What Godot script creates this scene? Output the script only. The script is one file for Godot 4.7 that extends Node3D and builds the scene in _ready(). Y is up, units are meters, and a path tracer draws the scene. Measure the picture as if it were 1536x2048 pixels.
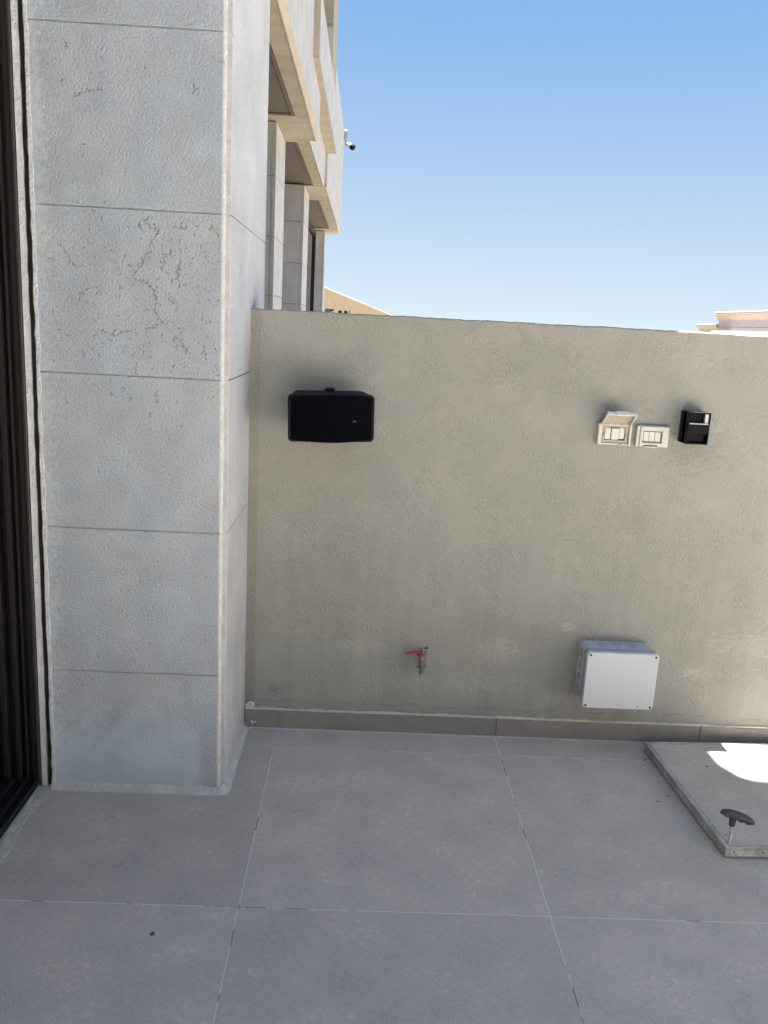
extends Node3D

# ------------------------------------------------------------------ places (metres; y up; the plastered wall's face is z = 0)
const WALL_TOP := 1.5
const COL_Z := 0.453          # front of the stone pillar
const COL_X0 := -0.632
const COL_X1 := -0.1265
const SIDE_X := -0.105        # face of the pillar that looks along the terrace
const GROUND_Y := -0.25
const SUN_TO := Vector3(-0.173, 1.0, -0.046)

var rng := RandomNumberGenerator.new()
var mats := {}

# ------------------------------------------------------------------ mesh helpers
func tri(st: SurfaceTool, a: Vector3, b: Vector3, c: Vector3, n: Vector3, ua := Vector2.ZERO, ub := Vector2.ZERO, uc := Vector2.ZERO) -> void:
	var g := (b - a).cross(c - a)
	if g.length() < 1e-12:
		return
	var flip := g.dot(n) > 0.0
	var fn := (g if flip else -g).normalized()
	if not flip:
		fn = -g.normalized()
	st.set_normal(fn); st.set_uv(ua); st.add_vertex(a)
	if flip:
		st.set_normal(fn); st.set_uv(uc); st.add_vertex(c)
		st.set_normal(fn); st.set_uv(ub); st.add_vertex(b)
	else:
		st.set_normal(fn); st.set_uv(ub); st.add_vertex(b)
		st.set_normal(fn); st.set_uv(uc); st.add_vertex(c)

func quad(st: SurfaceTool, a: Vector3, b: Vector3, c: Vector3, d: Vector3, n: Vector3) -> void:
	tri(st, a, b, c, n)
	tri(st, a, c, d, n)

# smooth triangle with its own normals
func stri(st: SurfaceTool, p: Array, n: Array) -> void:
	var g: Vector3 = (p[1] - p[0]).cross(p[2] - p[0])
	if g.length() < 1e-14:
		return
	var order := [0, 1, 2]
	if g.dot(n[0] + n[1] + n[2]) > 0.0:
		order = [0, 2, 1]
	for i in order:
		st.set_normal(n[i]); st.set_uv(Vector2.ZERO); st.add_vertex(p[i])

func mb() -> SurfaceTool:
	var st := SurfaceTool.new()
	st.begin(Mesh.PRIMITIVE_TRIANGLES)
	return st

# a box with chamfered edges
func bx(st: SurfaceTool, lo: Vector3, hi: Vector3, b := 0.0, xf := Transform3D()) -> void:
	var c := (lo + hi) * 0.5
	var h := (hi - lo) * 0.5
	b = minf(b, minf(h.x, minf(h.y, h.z)) * 0.98)
	if b <= 0.0:
		for ax in 3:
			for s in [-1.0, 1.0]:
				var n := Vector3.ZERO; n[ax] = s
				var u := Vector3.ZERO; u[(ax + 1) % 3] = h[(ax + 1) % 3]
				var v := Vector3.ZERO; v[(ax + 2) % 3] = h[(ax + 2) % 3]
				var o := c + n * h[ax]
				quad(st, xf * (o - u - v), xf * (o + u - v), xf * (o + u + v), xf * (o - u + v), xf.basis * n)
		return
	var corner := func(sx: float, sy: float, sz: float, ax: int) -> Vector3:
		var s := Vector3(sx, sy, sz)
		var p := s * h
		for k in 3:
			if k != ax:
				p[k] -= s[k] * b
		return xf * (c + p)
	for ax in 3:
		for s in [-1.0, 1.0]:
			var n := Vector3.ZERO; n[ax] = s
			var pts := []
			for q in [[-1.0, -1.0], [1.0, -1.0], [1.0, 1.0], [-1.0, 1.0]]:
				var sg := Vector3.ZERO
				sg[ax] = s; sg[(ax + 1) % 3] = q[0]; sg[(ax + 2) % 3] = q[1]
				pts.append(corner.call(sg.x, sg.y, sg.z, ax))
			quad(st, pts[0], pts[1], pts[2], pts[3], xf.basis * n)
	for ax in 3:
		var a1 := (ax + 1) % 3
		var a2 := (ax + 2) % 3
		for s1 in [-1.0, 1.0]:
			for s2 in [-1.0, 1.0]:
				var lo_s := Vector3.ZERO; lo_s[ax] = -1.0; lo_s[a1] = s1; lo_s[a2] = s2
				var hi_s := lo_s; hi_s[ax] = 1.0
				var n := Vector3.ZERO; n[a1] = s1; n[a2] = s2
				quad(st, corner.call(lo_s.x, lo_s.y, lo_s.z, a1), corner.call(hi_s.x, hi_s.y, hi_s.z, a1), corner.call(hi_s.x, hi_s.y, hi_s.z, a2), corner.call(lo_s.x, lo_s.y, lo_s.z, a2), xf.basis * n)
	for sx in [-1.0, 1.0]:
		for sy in [-1.0, 1.0]:
			for sz in [-1.0, 1.0]:
				tri(st, corner.call(sx, sy, sz, 0), corner.call(sx, sy, sz, 1), corner.call(sx, sy, sz, 2), xf.basis * Vector3(sx, sy, sz))

# a polygon (in the xy of xf) pushed along z from z0 to z1, both ends chamfered by b
func prism(st: SurfaceTool, poly: PackedVector2Array, z0: float, z1: float, xf := Transform3D(), b := 0.0, smooth := false) -> void:
	var p := poly
	if Geometry2D.is_polygon_clockwise(p):
		p = poly.duplicate(); p.reverse()
	var n := p.size()
	var inner := p.duplicate()
	if b > 0.0:
		for i in n:
			var e0 := (p[i] - p[(i + n - 1) % n]).normalized()
			var e1 := (p[(i + 1) % n] - p[i]).normalized()
			var o0 := Vector2(-e0.y, e0.x)
			var o1 := Vector2(-e1.y, e1.x)
			var m := (o0 + o1)
			m = m / maxf(0.3, m.length_squared() * 0.5)
			inner[i] = p[i] + m * b
	var norms := []
	for i in n:
		var e0 := (p[i] - p[(i + n - 1) % n]).normalized()
		var e1 := (p[(i + 1) % n] - p[i]).normalized()
		var o := Vector2(e0.y, -e0.x) + Vector2(e1.y, -e1.x)
		norms.append((xf.basis * Vector3(o.x, o.y, 0)).normalized())
	for i in n:
		var j := (i + 1) % n
		var e := p[j] - p[i]
		var out := xf.basis * Vector3(e.y, -e.x, 0)
		var a := Vector3(p[i].x, p[i].y, z0 + b)
		var c := Vector3(p[j].x, p[j].y, z0 + b)
		var a2 := Vector3(p[i].x, p[i].y, z1 - b)
		var c2 := Vector3(p[j].x, p[j].y, z1 - b)
		if smooth:
			stri(st, [xf * a, xf * c, xf * c2], [norms[i], norms[j], norms[j]])
			stri(st, [xf * a, xf * c2, xf * a2], [norms[i], norms[j], norms[i]])
		else:
			quad(st, xf * a, xf * c, xf * c2, xf * a2, out)
		if b > 0.0:
			var zf := xf.basis.z
			quad(st, xf * a2, xf * c2, xf * Vector3(inner[j].x, inner[j].y, z1), xf * Vector3(inner[i].x, inner[i].y, z1), out.normalized() + zf.normalized())
			quad(st, xf * a, xf * c, xf * Vector3(inner[j].x, inner[j].y, z0), xf * Vector3(inner[i].x, inner[i].y, z0), out.normalized() - zf.normalized())
	var idx := Geometry2D.triangulate_polygon(inner)
	for k in range(0, idx.size(), 3):
		for zz in [z0, z1]:
			var nn := xf.basis.z * (1.0 if zz == z1 else -1.0)
			tri(st, xf * Vector3(inner[idx[k]].x, inner[idx[k]].y, zz), xf * Vector3(inner[idx[k + 1]].x, inner[idx[k + 1]].y, zz), xf * Vector3(inner[idx[k + 2]].x, inner[idx[k + 2]].y, zz), nn)

func rrect(x0: float, y0: float, x1: float, y1: float, r: float, seg := 5) -> PackedVector2Array:
	var out := PackedVector2Array()
	var cs := [Vector2(x1 - r, y1 - r), Vector2(x0 + r, y1 - r), Vector2(x0 + r, y0 + r), Vector2(x1 - r, y0 + r)]
	for k in 4:
		for i in seg + 1:
			var a := (k + float(i) / seg) * PI / 2
			out.append(cs[k] + Vector2(cos(a), sin(a)) * r)
	return out

# loft between two outlines of the same number of points
func loft(st: SurfaceTool, rings: Array, cap0 := true, cap1 := true) -> void:
	var mid := Vector3.ZERO
	for p in rings[0]: mid += p
	for p in rings[-1]: mid += p
	mid /= rings[0].size() + rings[-1].size()
	for k in rings.size() - 1:
		var a: Array = rings[k]
		var b: Array = rings[k + 1]
		for i in a.size():
			var j := (i + 1) % a.size()
			var c: Vector3 = (a[i] + a[j] + b[i] + b[j]) * 0.25
			quad(st, a[i], a[j], b[j], b[i], c - mid)
	for e in [0, 1]:
		if (e == 0 and cap0) or (e == 1 and cap1):
			var r: Array = rings[0] if e == 0 else rings[-1]
			var c := Vector3.ZERO
			for p in r: c += p
			c /= r.size()
			for i in r.size():
				tri(st, c, r[i], r[(i + 1) % r.size()], c - mid)

func ring_at(poly: PackedVector2Array, z: float, xf := Transform3D()) -> Array:
	var o := []
	for p in poly: o.append(xf * Vector3(p.x, p.y, z))
	return o

# profile of (radius, height) turned about the y of xf
func lathe(st: SurfaceTool, prof: Array, xf := Transform3D(), seg := 20, smooth := true) -> void:
	for k in prof.size() - 1:
		var a: Vector2 = prof[k]
		var b: Vector2 = prof[k + 1]
		var d := b - a
		var out := Vector2(d.y, -d.x).normalized()
		if d.length() < 1e-9: continue
		for i in seg:
			var t0 := TAU * i / seg
			var t1 := TAU * (i + 1) / seg
			var r0 := Vector3(cos(t0), 0, sin(t0))
			var r1 := Vector3(cos(t1), 0, sin(t1))
			var n0 := xf.basis * (r0 * out.x + Vector3.UP * out.y)
			var n1 := xf.basis * (r1 * out.x + Vector3.UP * out.y)
			var p := [xf * (r0 * a.x + Vector3.UP * a.y), xf * (r1 * a.x + Vector3.UP * a.y), xf * (r1 * b.x + Vector3.UP * b.y), xf * (r0 * b.x + Vector3.UP * b.y)]
			if smooth:
				stri(st, [p[0], p[1], p[2]], [n0, n1, n1])
				stri(st, [p[0], p[2], p[3]], [n0, n1, n0])
			else:
				quad(st, p[0], p[1], p[2], p[3], n0 + n1)

func tube(st: SurfaceTool, pts: Array, radii: Array, seg := 8) -> void:
	var rings := []
	var dirs := []
	for i in pts.size():
		var t: Vector3 = (pts[mini(i + 1, pts.size() - 1)] - pts[maxi(i - 1, 0)]).normalized()
		var u := t.cross(Vector3.UP if absf(t.y) < 0.9 else Vector3.RIGHT).normalized()
		var v := t.cross(u)
		var r := []
		var dn := []
		for k in seg:
			var a := TAU * k / seg
			var d := u * cos(a) + v * sin(a)
			r.append(pts[i] + d * radii[i]); dn.append(d)
		rings.append(r); dirs.append(dn)
	for i in pts.size() - 1:
		for k in seg:
			var j := (k + 1) % seg
			stri(st, [rings[i][k], rings[i][j], rings[i + 1][j]], [dirs[i][k], dirs[i][j], dirs[i + 1][j]])
			stri(st, [rings[i][k], rings[i + 1][j], rings[i + 1][k]], [dirs[i][k], dirs[i + 1][j], dirs[i + 1][k]])
	for e in [0, pts.size() - 1]:
		var t: Vector3 = pts[0] - pts[1] if e == 0 else pts[-1] - pts[-2]
		for k in seg:
			tri(st, pts[e], rings[e][k], rings[e][(k + 1) % seg], t)

# a lumpy little blob
func blob(st: SurfaceTool, at: Vector3, r: Vector3, jitter := 0.25) -> void:
	var rows := 5
	var cols := 8
	var g := []
	for i in rows + 1:
		var row := []
		for k in cols:
			var th := PI * i / rows
			var ph := TAU * k / cols
			var s := 1.0 + rng.randf_range(-jitter, jitter)
			row.append(at + Vector3(sin(th) * cos(ph), cos(th), sin(th) * sin(ph)) * r * s)
		g.append(row)
	for k in cols:
		g[0][k] = at + Vector3(0, r.y, 0)
		g[rows][k] = at - Vector3(0, r.y, 0)
	for i in rows:
		for k in cols:
			var j := (k + 1) % cols
			var c: Vector3 = (g[i][k] + g[i + 1][j]) * 0.5 - at
			quad(st, g[i][k], g[i][j], g[i + 1][j], g[i + 1][k], c)

func obj(called: String, st: SurfaceTool, m: Material, parent: Node = self) -> MeshInstance3D:
	var o := MeshInstance3D.new()
	o.name = called
	o.mesh = st.commit()
	o.material_override = m
	o.cast_shadow = GeometryInstance3D.SHADOW_CASTING_SETTING_ON
	parent.add_child(o, true)
	return o

func thing(called: String, label: String, category: String, at := Vector3.ZERO, group := "") -> Node3D:
	var o := Node3D.new()
	o.name = called
	add_child(o, true)
	o.position = at
	tag(o, label, category, group)
	return o

func tag(o: Node, label: String, category: String, group := "") -> void:
	o.set_meta("label", label)
	o.set_meta("category", category)
	if group:
		o.set_meta("group", group)

func struct(o: Node, label: String) -> Node:
	o.set_meta("kind", "structure")
	o.set_meta("label", label)
	return o

# ------------------------------------------------------------------ textures
func noise(freq: float, seed_: int, oct := 3, type := FastNoiseLite.TYPE_SIMPLEX_SMOOTH, warp := 0.0) -> FastNoiseLite:
	var n := FastNoiseLite.new()
	n.noise_type = type
	n.seed = seed_
	n.frequency = freq
	n.fractal_type = FastNoiseLite.FRACTAL_FBM if oct > 1 else FastNoiseLite.FRACTAL_NONE
	n.fractal_octaves = oct
	if warp > 0.0:
		n.domain_warp_enabled = true
		n.domain_warp_amplitude = warp
		n.domain_warp_frequency = freq
	return n

func cells(freq: float, seed_: int) -> FastNoiseLite:
	var n := FastNoiseLite.new()
	n.noise_type = FastNoiseLite.TYPE_CELLULAR
	n.seed = seed_
	n.frequency = freq
	n.fractal_type = FastNoiseLite.FRACTAL_NONE
	n.cellular_return_type = FastNoiseLite.RETURN_DISTANCE
	n.cellular_jitter = 1.0
	return n

func bytes(n: FastNoiseLite, w: int, h: int, seamless := false) -> PackedByteArray:
	var im := n.get_seamless_image(w, h) if seamless else n.get_image(w, h)
	im.convert(Image.FORMAT_L8)
	return im.get_data()

# noise drawn small (by a factor k) and enlarged
func soft(n: FastNoiseLite, w: int, h: int, k: int) -> PackedByteArray:
	n.frequency *= k
	var im := n.get_image(w / k, h / k)
	im.convert(Image.FORMAT_L8)
	im.resize(w, h, Image.INTERPOLATE_CUBIC)
	return im.get_data()

func tex(im: Image) -> ImageTexture:
	im.generate_mipmaps()
	return ImageTexture.create_from_image(im)

func l8(w: int, h: int, d: PackedByteArray) -> ImageTexture:
	return tex(Image.create_from_data(w, h, false, Image.FORMAT_L8, d))

func rgb8(w: int, h: int, d: PackedByteArray) -> ImageTexture:
	return tex(Image.create_from_data(w, h, false, Image.FORMAT_RGB8, d))

func b8(v: float) -> int:
	return clampi(int(v * 255.0), 0, 255)

# plain material from a linear base colour
func mat(r: float, g: float, b: float, rough := 0.85, metal := 0.0) -> StandardMaterial3D:
	var m := StandardMaterial3D.new()
	m.albedo_color = Color(r, g, b).linear_to_srgb()
	m.roughness = rough
	m.metallic = metal
	return m

func world_tri(m: StandardMaterial3D, metres: float, offset := Vector3.ZERO) -> StandardMaterial3D:
	m.uv1_triplanar = true
	m.uv1_world_triplanar = true
	m.uv1_scale = Vector3.ONE / metres
	m.uv1_offset = offset
	m.uv1_triplanar_sharpness = 8.0
	return m

func bump(m: StandardMaterial3D, t: Texture2D, cm: float) -> void:
	m.heightmap_enabled = true
	m.heightmap_texture = t
	m.heightmap_scale = cm

# tileable cloudy colour: tint varies by 'amount', with 'specks' of a fine grain
func cloudy(size: int, seed_: int, f_big: float, f_fine: float, amount: float, grain: float, warm := 0.0, oct := 5) -> ImageTexture:
	var a := bytes(noise(f_big, seed_, oct, FastNoiseLite.TYPE_SIMPLEX_SMOOTH, 12.0), size, size, true)
	var f := bytes(noise(f_fine, seed_ + 7, 2), size, size, true)
	var w := bytes(noise(f_big * 0.6, seed_ + 13, 2), size, size, true)
	var d := PackedByteArray()
	d.resize(size * size * 3)
	for i in size * size:
		var v := 0.88 + (a[i] / 255.0 - 0.5) * amount + (f[i] / 255.0 - 0.5) * grain
		var t := (w[i] / 255.0 - 0.5) * warm
		d[i * 3] = b8(v + t)
		d[i * 3 + 1] = b8(v)
		d[i * 3 + 2] = b8(v - t)
	return rgb8(size, size, d)

# cement-look porcelain: soft clouds, wiped lighter scuffs, fine flecks
func tile_print(size: int) -> ImageTexture:
	var a := bytes(noise(0.0035, 81, 6, FastNoiseLite.TYPE_SIMPLEX_SMOOTH, 20.0), size, size, true)
	var b := bytes(noise(0.03, 84, 4), size, size, true)
	var f := bytes(noise(0.14, 88, 3), size, size, true)
	var d := PackedByteArray()
	d.resize(size * size * 3)
	for i in size * size:
		var c := a[i] / 255.0 - 0.5
		var m := b[i] / 255.0 - 0.5
		var g := f[i] / 255.0 - 0.5
		var v := 0.87 + c * 0.075 + m * 0.08 * (0.5 + 1.6 * absf(c)) + g * 0.19
		if m > 0.22 and c > 0.05: v += (m - 0.22) * 0.35
		if g < -0.33: v -= 0.07
		var t := c * 0.012
		d[i * 3] = b8(v + t); d[i * 3 + 1] = b8(v); d[i * 3 + 2] = b8(v - t)
	return rgb8(size, size, d)

func smooth01(a: float, b: float, x: float) -> float:
	return smoothstep(a, b, x)

# ------------------------------------------------------------------ the plastered wall's own colour and relief (3.0 m x 1.5 m)
func wall_material() -> StandardMaterial3D:
	var w := 2048
	var h := 1024
	var k := 3.0 / w
	var blot := soft(noise(0.006, 11, 4, FastNoiseLite.TYPE_SIMPLEX_SMOOTH, 30.0), w, h, 4)
	var fine := bytes(noise(0.17, 5, 3), w, h)
	var smudge := soft(noise(0.018, 15, 4, FastNoiseLite.TYPE_SIMPLEX_SMOOTH, 25.0), w, h, 2)
	var trowel := soft(noise(0.009, 17, 3, FastNoiseLite.TYPE_SIMPLEX_SMOOTH, 40.0), w, h, 4)
	var pep := bytes(noise(0.34, 6, 2), w, h)
	var grain := bytes(cells(0.125, 19), w, h)
	var str_n := noise(0.02, 21, 3)
	var patch_n := noise(0.05, 31, 3)
	var streak := PackedFloat32Array()
	for x in w:
		streak.append(str_n.get_noise_2d(x * 1.2, 0.0))
	var c := PackedByteArray(); c.resize(w * h * 3)
	var hh := PackedByteArray(); hh.resize(w * h)
	# repainted or scuffed places: x, y, half width, half height, strength (+ lighter, - darker)
	var scuffs := [[1.53, 0.285, 0.06, 0.03, 0.09], [0.79, 0.34, 0.09, 0.05, 0.07], [0.95, 0.62, 0.16, 0.2, 0.02], [0.57, 0.78, 0.22, 0.3, 0.025], [0.47, 0.27, 0.09, 0.09, -0.05], [0.18, 0.6, 0.2, 0.3, -0.03],
		[1.05, 0.44, 0.03, 0.02, 0.1], [0.33, 0.33, 0.14, 0.03, 0.05], [1.42, 1.12, 0.13, 0.1, -0.05], [0.6, 0.2, 0.3, 0.05, 0.05], [1.75, 0.4, 0.2, 0.06, 0.06], [1.25, 0.86, 0.1, 0.08, -0.035], [0.9, 1.36, 0.3, 0.1, -0.03]]
	for y in h:
		var wy := 1.5 - (y + 0.5) / h * 1.5
		for x in w:
			var i := y * w + x
			var wx := SIDE_X + (x + 0.5) * k
			var bl := blot[i] / 255.0 - 0.5
			var v := 1.0 + bl * 0.05 + (fine[i] / 255.0 - 0.5) * 0.10 + (pep[i] / 255.0 - 0.5) * 0.06
			v += streak[x] * 0.028 * smooth01(0.1, 0.8, 1.2 - wy)
			var sm := smudge[i] / 255.0
			v -= 0.035 * smooth01(0.58, 0.9, sm) * smooth01(0.35, 0.6, blot[i] / 255.0)
			v += 0.03 * smooth01(0.6, 0.92, 1.0 - sm) * smooth01(0.3, 0.6, trowel[i] / 255.0)
			var warm := bl * 0.012
			var cool := 0.0
			if wx < -0.072:      # strip along the pillar painted in a second, greener coat
				v -= 0.06; warm += 0.02
			for s in scuffs:
				var dx: float = absf(wx - s[0]) / s[2]
				var dy: float = absf(wy - s[1]) / s[3]
				if dx < 1.3 and dy < 1.3:
					var e := patch_n.get_noise_2d(x * 0.8, y * 1.6) * 0.9
					var t := 1.0 - smooth01(0.35, 1.1, sqrt(dx * dx + dy * dy) + e)
					v += t * s[4] * (0.6 + 0.8 * fine[i] / 255.0)
			# a chip of bluish filler
			var px := (wx - 0.004) / 0.022
			var py := (wy - 0.153) / 0.02
			if absf(px) < 1.6 and absf(py) < 1.6 and sqrt(px * px + py * py) + patch_n.get_noise_2d(x * 3.0, y * 3.0) * 1.4 < 0.85:
				v -= 0.10; cool = 0.07
			# the smoother, dirtier foot above the skirting
			var foot := 1.0 - smooth01(0.085, 0.12, wy + patch_n.get_noise_2d(x * 0.25, 3.0) * 0.015)
			v -= foot * 0.03
			if absf(wy - 0.108 - patch_n.get_noise_2d(x * 0.2, 9.0) * 0.012) < 0.0035 and patch_n.get_noise_2d(x * 0.3, 77.0) > -0.05:
				v -= 0.06
			c[i * 3] = b8((v + warm - cool * 0.6) * 0.82)
			c[i * 3 + 1] = b8((v) * 0.815)
			c[i * 3 + 2] = b8((v - warm + cool * 0.7) * 0.765)
			var rough := 0.35 + 0.95 * smooth01(0.36, 0.62, trowel[i] / 255.0)
			var f := ((fine[i] / 255.0 - 0.5) * 0.55 + (0.42 - grain[i] / 255.0) * 0.5) * rough
			f = maxf(f, -0.16)
			hh[i] = b8(0.4 + f * 0.9 * (1.0 - foot * 0.6) + (pep[i] / 255.0 - 0.5) * 0.3 * rough)
	var m := mat(0.375, 0.39, 0.41, 0.9)
	m.albedo_texture = rgb8(w, h, c)
	bump(m, l8(w, h, hh), 0.33)
	return m

# ------------------------------------------------------------------ the bush-hammered limestone of the pillar's front (0.52 m x 2.75 m)
const CRACKS := [
	[-0.326, 1.723, -0.333, 1.708, -0.319, 1.695, -0.303, 1.683, -0.315, 1.663, -0.322, 1.645, -0.32, 1.631, -0.338, 1.619, -0.341, 1.599, -0.362, 1.576, -0.366, 1.558, -0.344, 1.548, -0.33, 1.546],
	[-0.33, 1.546, -0.316, 1.529, -0.305, 1.507, -0.309, 1.484, -0.312, 1.47, -0.289, 1.446, -0.27, 1.422, -0.247, 1.4, -0.228, 1.378, -0.209, 1.36],
	[-0.346, 1.711, -0.35, 1.696, -0.344, 1.683], [-0.466, 1.414, -0.438, 1.409, -0.415, 1.403, -0.392, 1.413, -0.375, 1.416], [-0.336, 1.421, -0.317, 1.433, -0.293, 1.437],
	[-0.522, 1.486, -0.51, 1.514, -0.478, 1.529, -0.459, 1.521, -0.473, 1.507], [-0.288, 1.613, -0.286, 1.598, -0.293, 1.58], [-0.281, 1.522, -0.265, 1.5, -0.247, 1.483], [-0.219, 1.601, -0.205, 1.609],
	[-0.184, 1.636, -0.168, 1.64], [-0.193, 1.393, -0.176, 1.385, -0.171, 1.357, -0.176, 1.334], [-0.365, 1.338, -0.365, 1.301], [-0.164, 1.699, -0.15, 1.698, -0.136, 1.683], [-0.23, 1.718, -0.242, 1.704, -0.226, 1.694],
	[-0.564, 1.634, -0.557, 1.623, -0.544, 1.609, -0.527, 1.581, -0.508, 1.582], [-0.437, 1.245, -0.435, 1.231], [-0.385, 1.241, -0.378, 1.222], [-0.324, 1.186, -0.316, 1.199], [-0.408, 1.263, -0.397, 1.254],
	[-0.311, 1.251, -0.309, 1.228], [-0.515, 1.345, -0.506, 1.336], [-0.269, 1.639, -0.269, 1.625], [-0.163, 1.46, -0.153, 1.446],
	[-0.539, 2.147, -0.535, 2.134, -0.534, 2.118], [-0.472, 2.159, -0.47, 2.155], [-0.197, 2.141, -0.167, 2.147], [-0.144, 2.116, -0.127, 2.113], [-0.519, 2.011, -0.497, 2.021, -0.479, 2.028, -0.444, 2.032],
	[-0.204, 2.06, -0.201, 2.048, -0.21, 2.031], [-0.553, 2.046, -0.549, 2.045], [-0.487, 0.5, -0.482, 0.492], [-0.24, 1.61, -0.25, 1.57, -0.243, 1.54]]

func pillar_material() -> StandardMaterial3D:
	var w := 512
	var h := 2048
	var kx := 0.52 / w
	var ky := 2.75 / h
	var x0 := COL_X0
	var fine := noise(1.0, 41, 3)
	var fine2 := noise(1.0, 43, 2)
	var grain := cells(1.0, 45)
	var cloud := soft(noise(0.007, 47, 4, FastNoiseLite.TYPE_SIMPLEX_SMOOTH, 30.0), w, h, 4)
	var pink := soft(noise(0.005, 53, 3), w, h, 4)
	var edge_n := noise(0.04, 59, 3)
	var col := PackedFloat32Array(); col.resize(w * h)
	var red := PackedFloat32Array(); red.resize(w * h)
	var hgt := PackedFloat32Array(); hgt.resize(w * h)
	for y in h:
		var wy := 2.75 - (y + 0.5) * ky
		for x in w:
			var i := y * w + x
			var wx := x0 + (x + 0.5) * kx
			var f := fine.get_noise_2d(wx * 165.0, wy * 165.0)
			var f2 := fine2.get_noise_2d(wx * 330.0, wy * 330.0)
			var soften := 1.0
			# thin skim of plaster near the foot and beside the door
			var wash := (1.0 - smooth01(0.12, 0.34, wy + edge_n.get_noise_2d(x * 0.25, y * 0.25) * 0.10)) * smooth01(0.0, 0.04, (-0.16 - wx))
			var side := 1.0 - smooth01(0.005, 0.05, wx - x0 + edge_n.get_noise_2d(x, y * 1.3) * 0.05)
			soften -= 0.45 * wash + 0.5 * side
			var gr := grain.get_noise_2d(wx * 125.0, wy * 125.0)
			hgt[i] = 0.5 + (maxf(f, -0.35) * 0.26 + f2 * 0.14 - clampf(gr + 0.55, -0.5, 0.5) * 0.34) * soften
			col[i] = 1.0 + (cloud[i] / 255.0 - 0.5) * 0.09 + f * 0.06 + f2 * 0.03 + wash * 0.12 + side * 0.08
			red[i] = (pink[i] / 255.0 - 0.5) * 0.10 - wash * 0.03
			var slip := wx - x0 < 0.06 and wy < 0.05 and (wx - x0) * 0.7 + wy + edge_n.get_noise_2d(x * 4.0, y * 4.0) * 0.03 < 0.05
			if slip:
				col[i] += 0.22
	var step := func(px: float, py: float, rad: float, dark: float, brown: float) -> void:
		var cx := (px - x0) / kx
		var cy := (2.75 - py) / ky
		var rx := rad / kx
		var ry := rad / ky
		for yy in range(int(cy - ry - 1), int(cy + ry + 2)):
			for xx in range(int(cx - rx - 1), int(cx + rx + 2)):
				if xx < 0 or yy < 0 or xx >= w or yy >= h: continue
				var dd := Vector2((xx - cx) / rx, (yy - cy) / ry).length()
				if dd < 1.0:
					var t := 1.0 - dd * dd
					var i := yy * w + xx
					col[i] = minf(col[i], lerpf(col[i], dark, t))
					red[i] = maxf(red[i], brown * t)
					hgt[i] = minf(hgt[i], lerpf(hgt[i], 0.0, t))
	var r := RandomNumberGenerator.new(); r.seed = 77
	for line in CRACKS:
		var n: int = line.size() / 2
		for s in n - 1:
			var a := Vector2(line[s * 2], line[s * 2 + 1])
			var b := Vector2(line[s * 2 + 2], line[s * 2 + 3])
			var cnt := int(a.distance_to(b) / 0.0012) + 2
			var off := Vector2.ZERO
			for q in cnt:
				off = off * 0.86 + Vector2(r.randf_range(-1, 1), r.randf_range(-1, 1)) * 0.0011
				if r.randf() < 0.3: continue
				var p := a.lerp(b, float(q) / cnt) + off
				step.call(p.x, p.y, r.randf_range(0.0007, 0.0017), r.randf_range(0.58, 0.9), r.randf_range(0.02, 0.2))
				if r.randf() < 0.2:
					step.call(p.x + r.randf_range(-0.006, 0.006), p.y + r.randf_range(-0.006, 0.006), r.randf_range(0.0015, 0.0045), 0.8, r.randf_range(0.08, 0.3))
	for q in 520:      # loose pits, thickest in the veined course
		var p := Vector2(r.randf_range(-0.6, -0.13), r.randf_range(1.3, 1.73)) if q < 330 else Vector2(r.randf_range(-0.6, -0.13), r.randf_range(0.05, 2.6))
		if q < 330 and p.x < -0.42 and r.randf() < 0.55: continue
		var dirn := Vector2(r.randf_range(-1, 1), r.randf_range(-1.4, 0.4)).normalized()
		var pr := r.randf_range(0.0006, 0.0016)
		for e in r.randi_range(1, 7):
			step.call(p.x, p.y, pr, r.randf_range(0.55, 0.8), r.randf_range(0.0, 0.06))
			p += dirn.rotated(r.randf_range(-0.8, 0.8)) * 0.0018
	var c := PackedByteArray(); c.resize(w * h * 3)
	var hb := PackedByteArray(); hb.resize(w * h)
	for i in w * h:
		var v := col[i] * 0.85
		c[i * 3] = b8(v + red[i] * 0.45)
		c[i * 3 + 1] = b8(v)
		c[i * 3 + 2] = b8(v - red[i] * 0.18)
		hb[i] = b8(hgt[i])
	var m := mat(0.445, 0.505, 0.56, 0.9)
	m.albedo_texture = rgb8(w, h, c)
	bump(m, l8(w, h, hb), 0.36)
	return m

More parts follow.
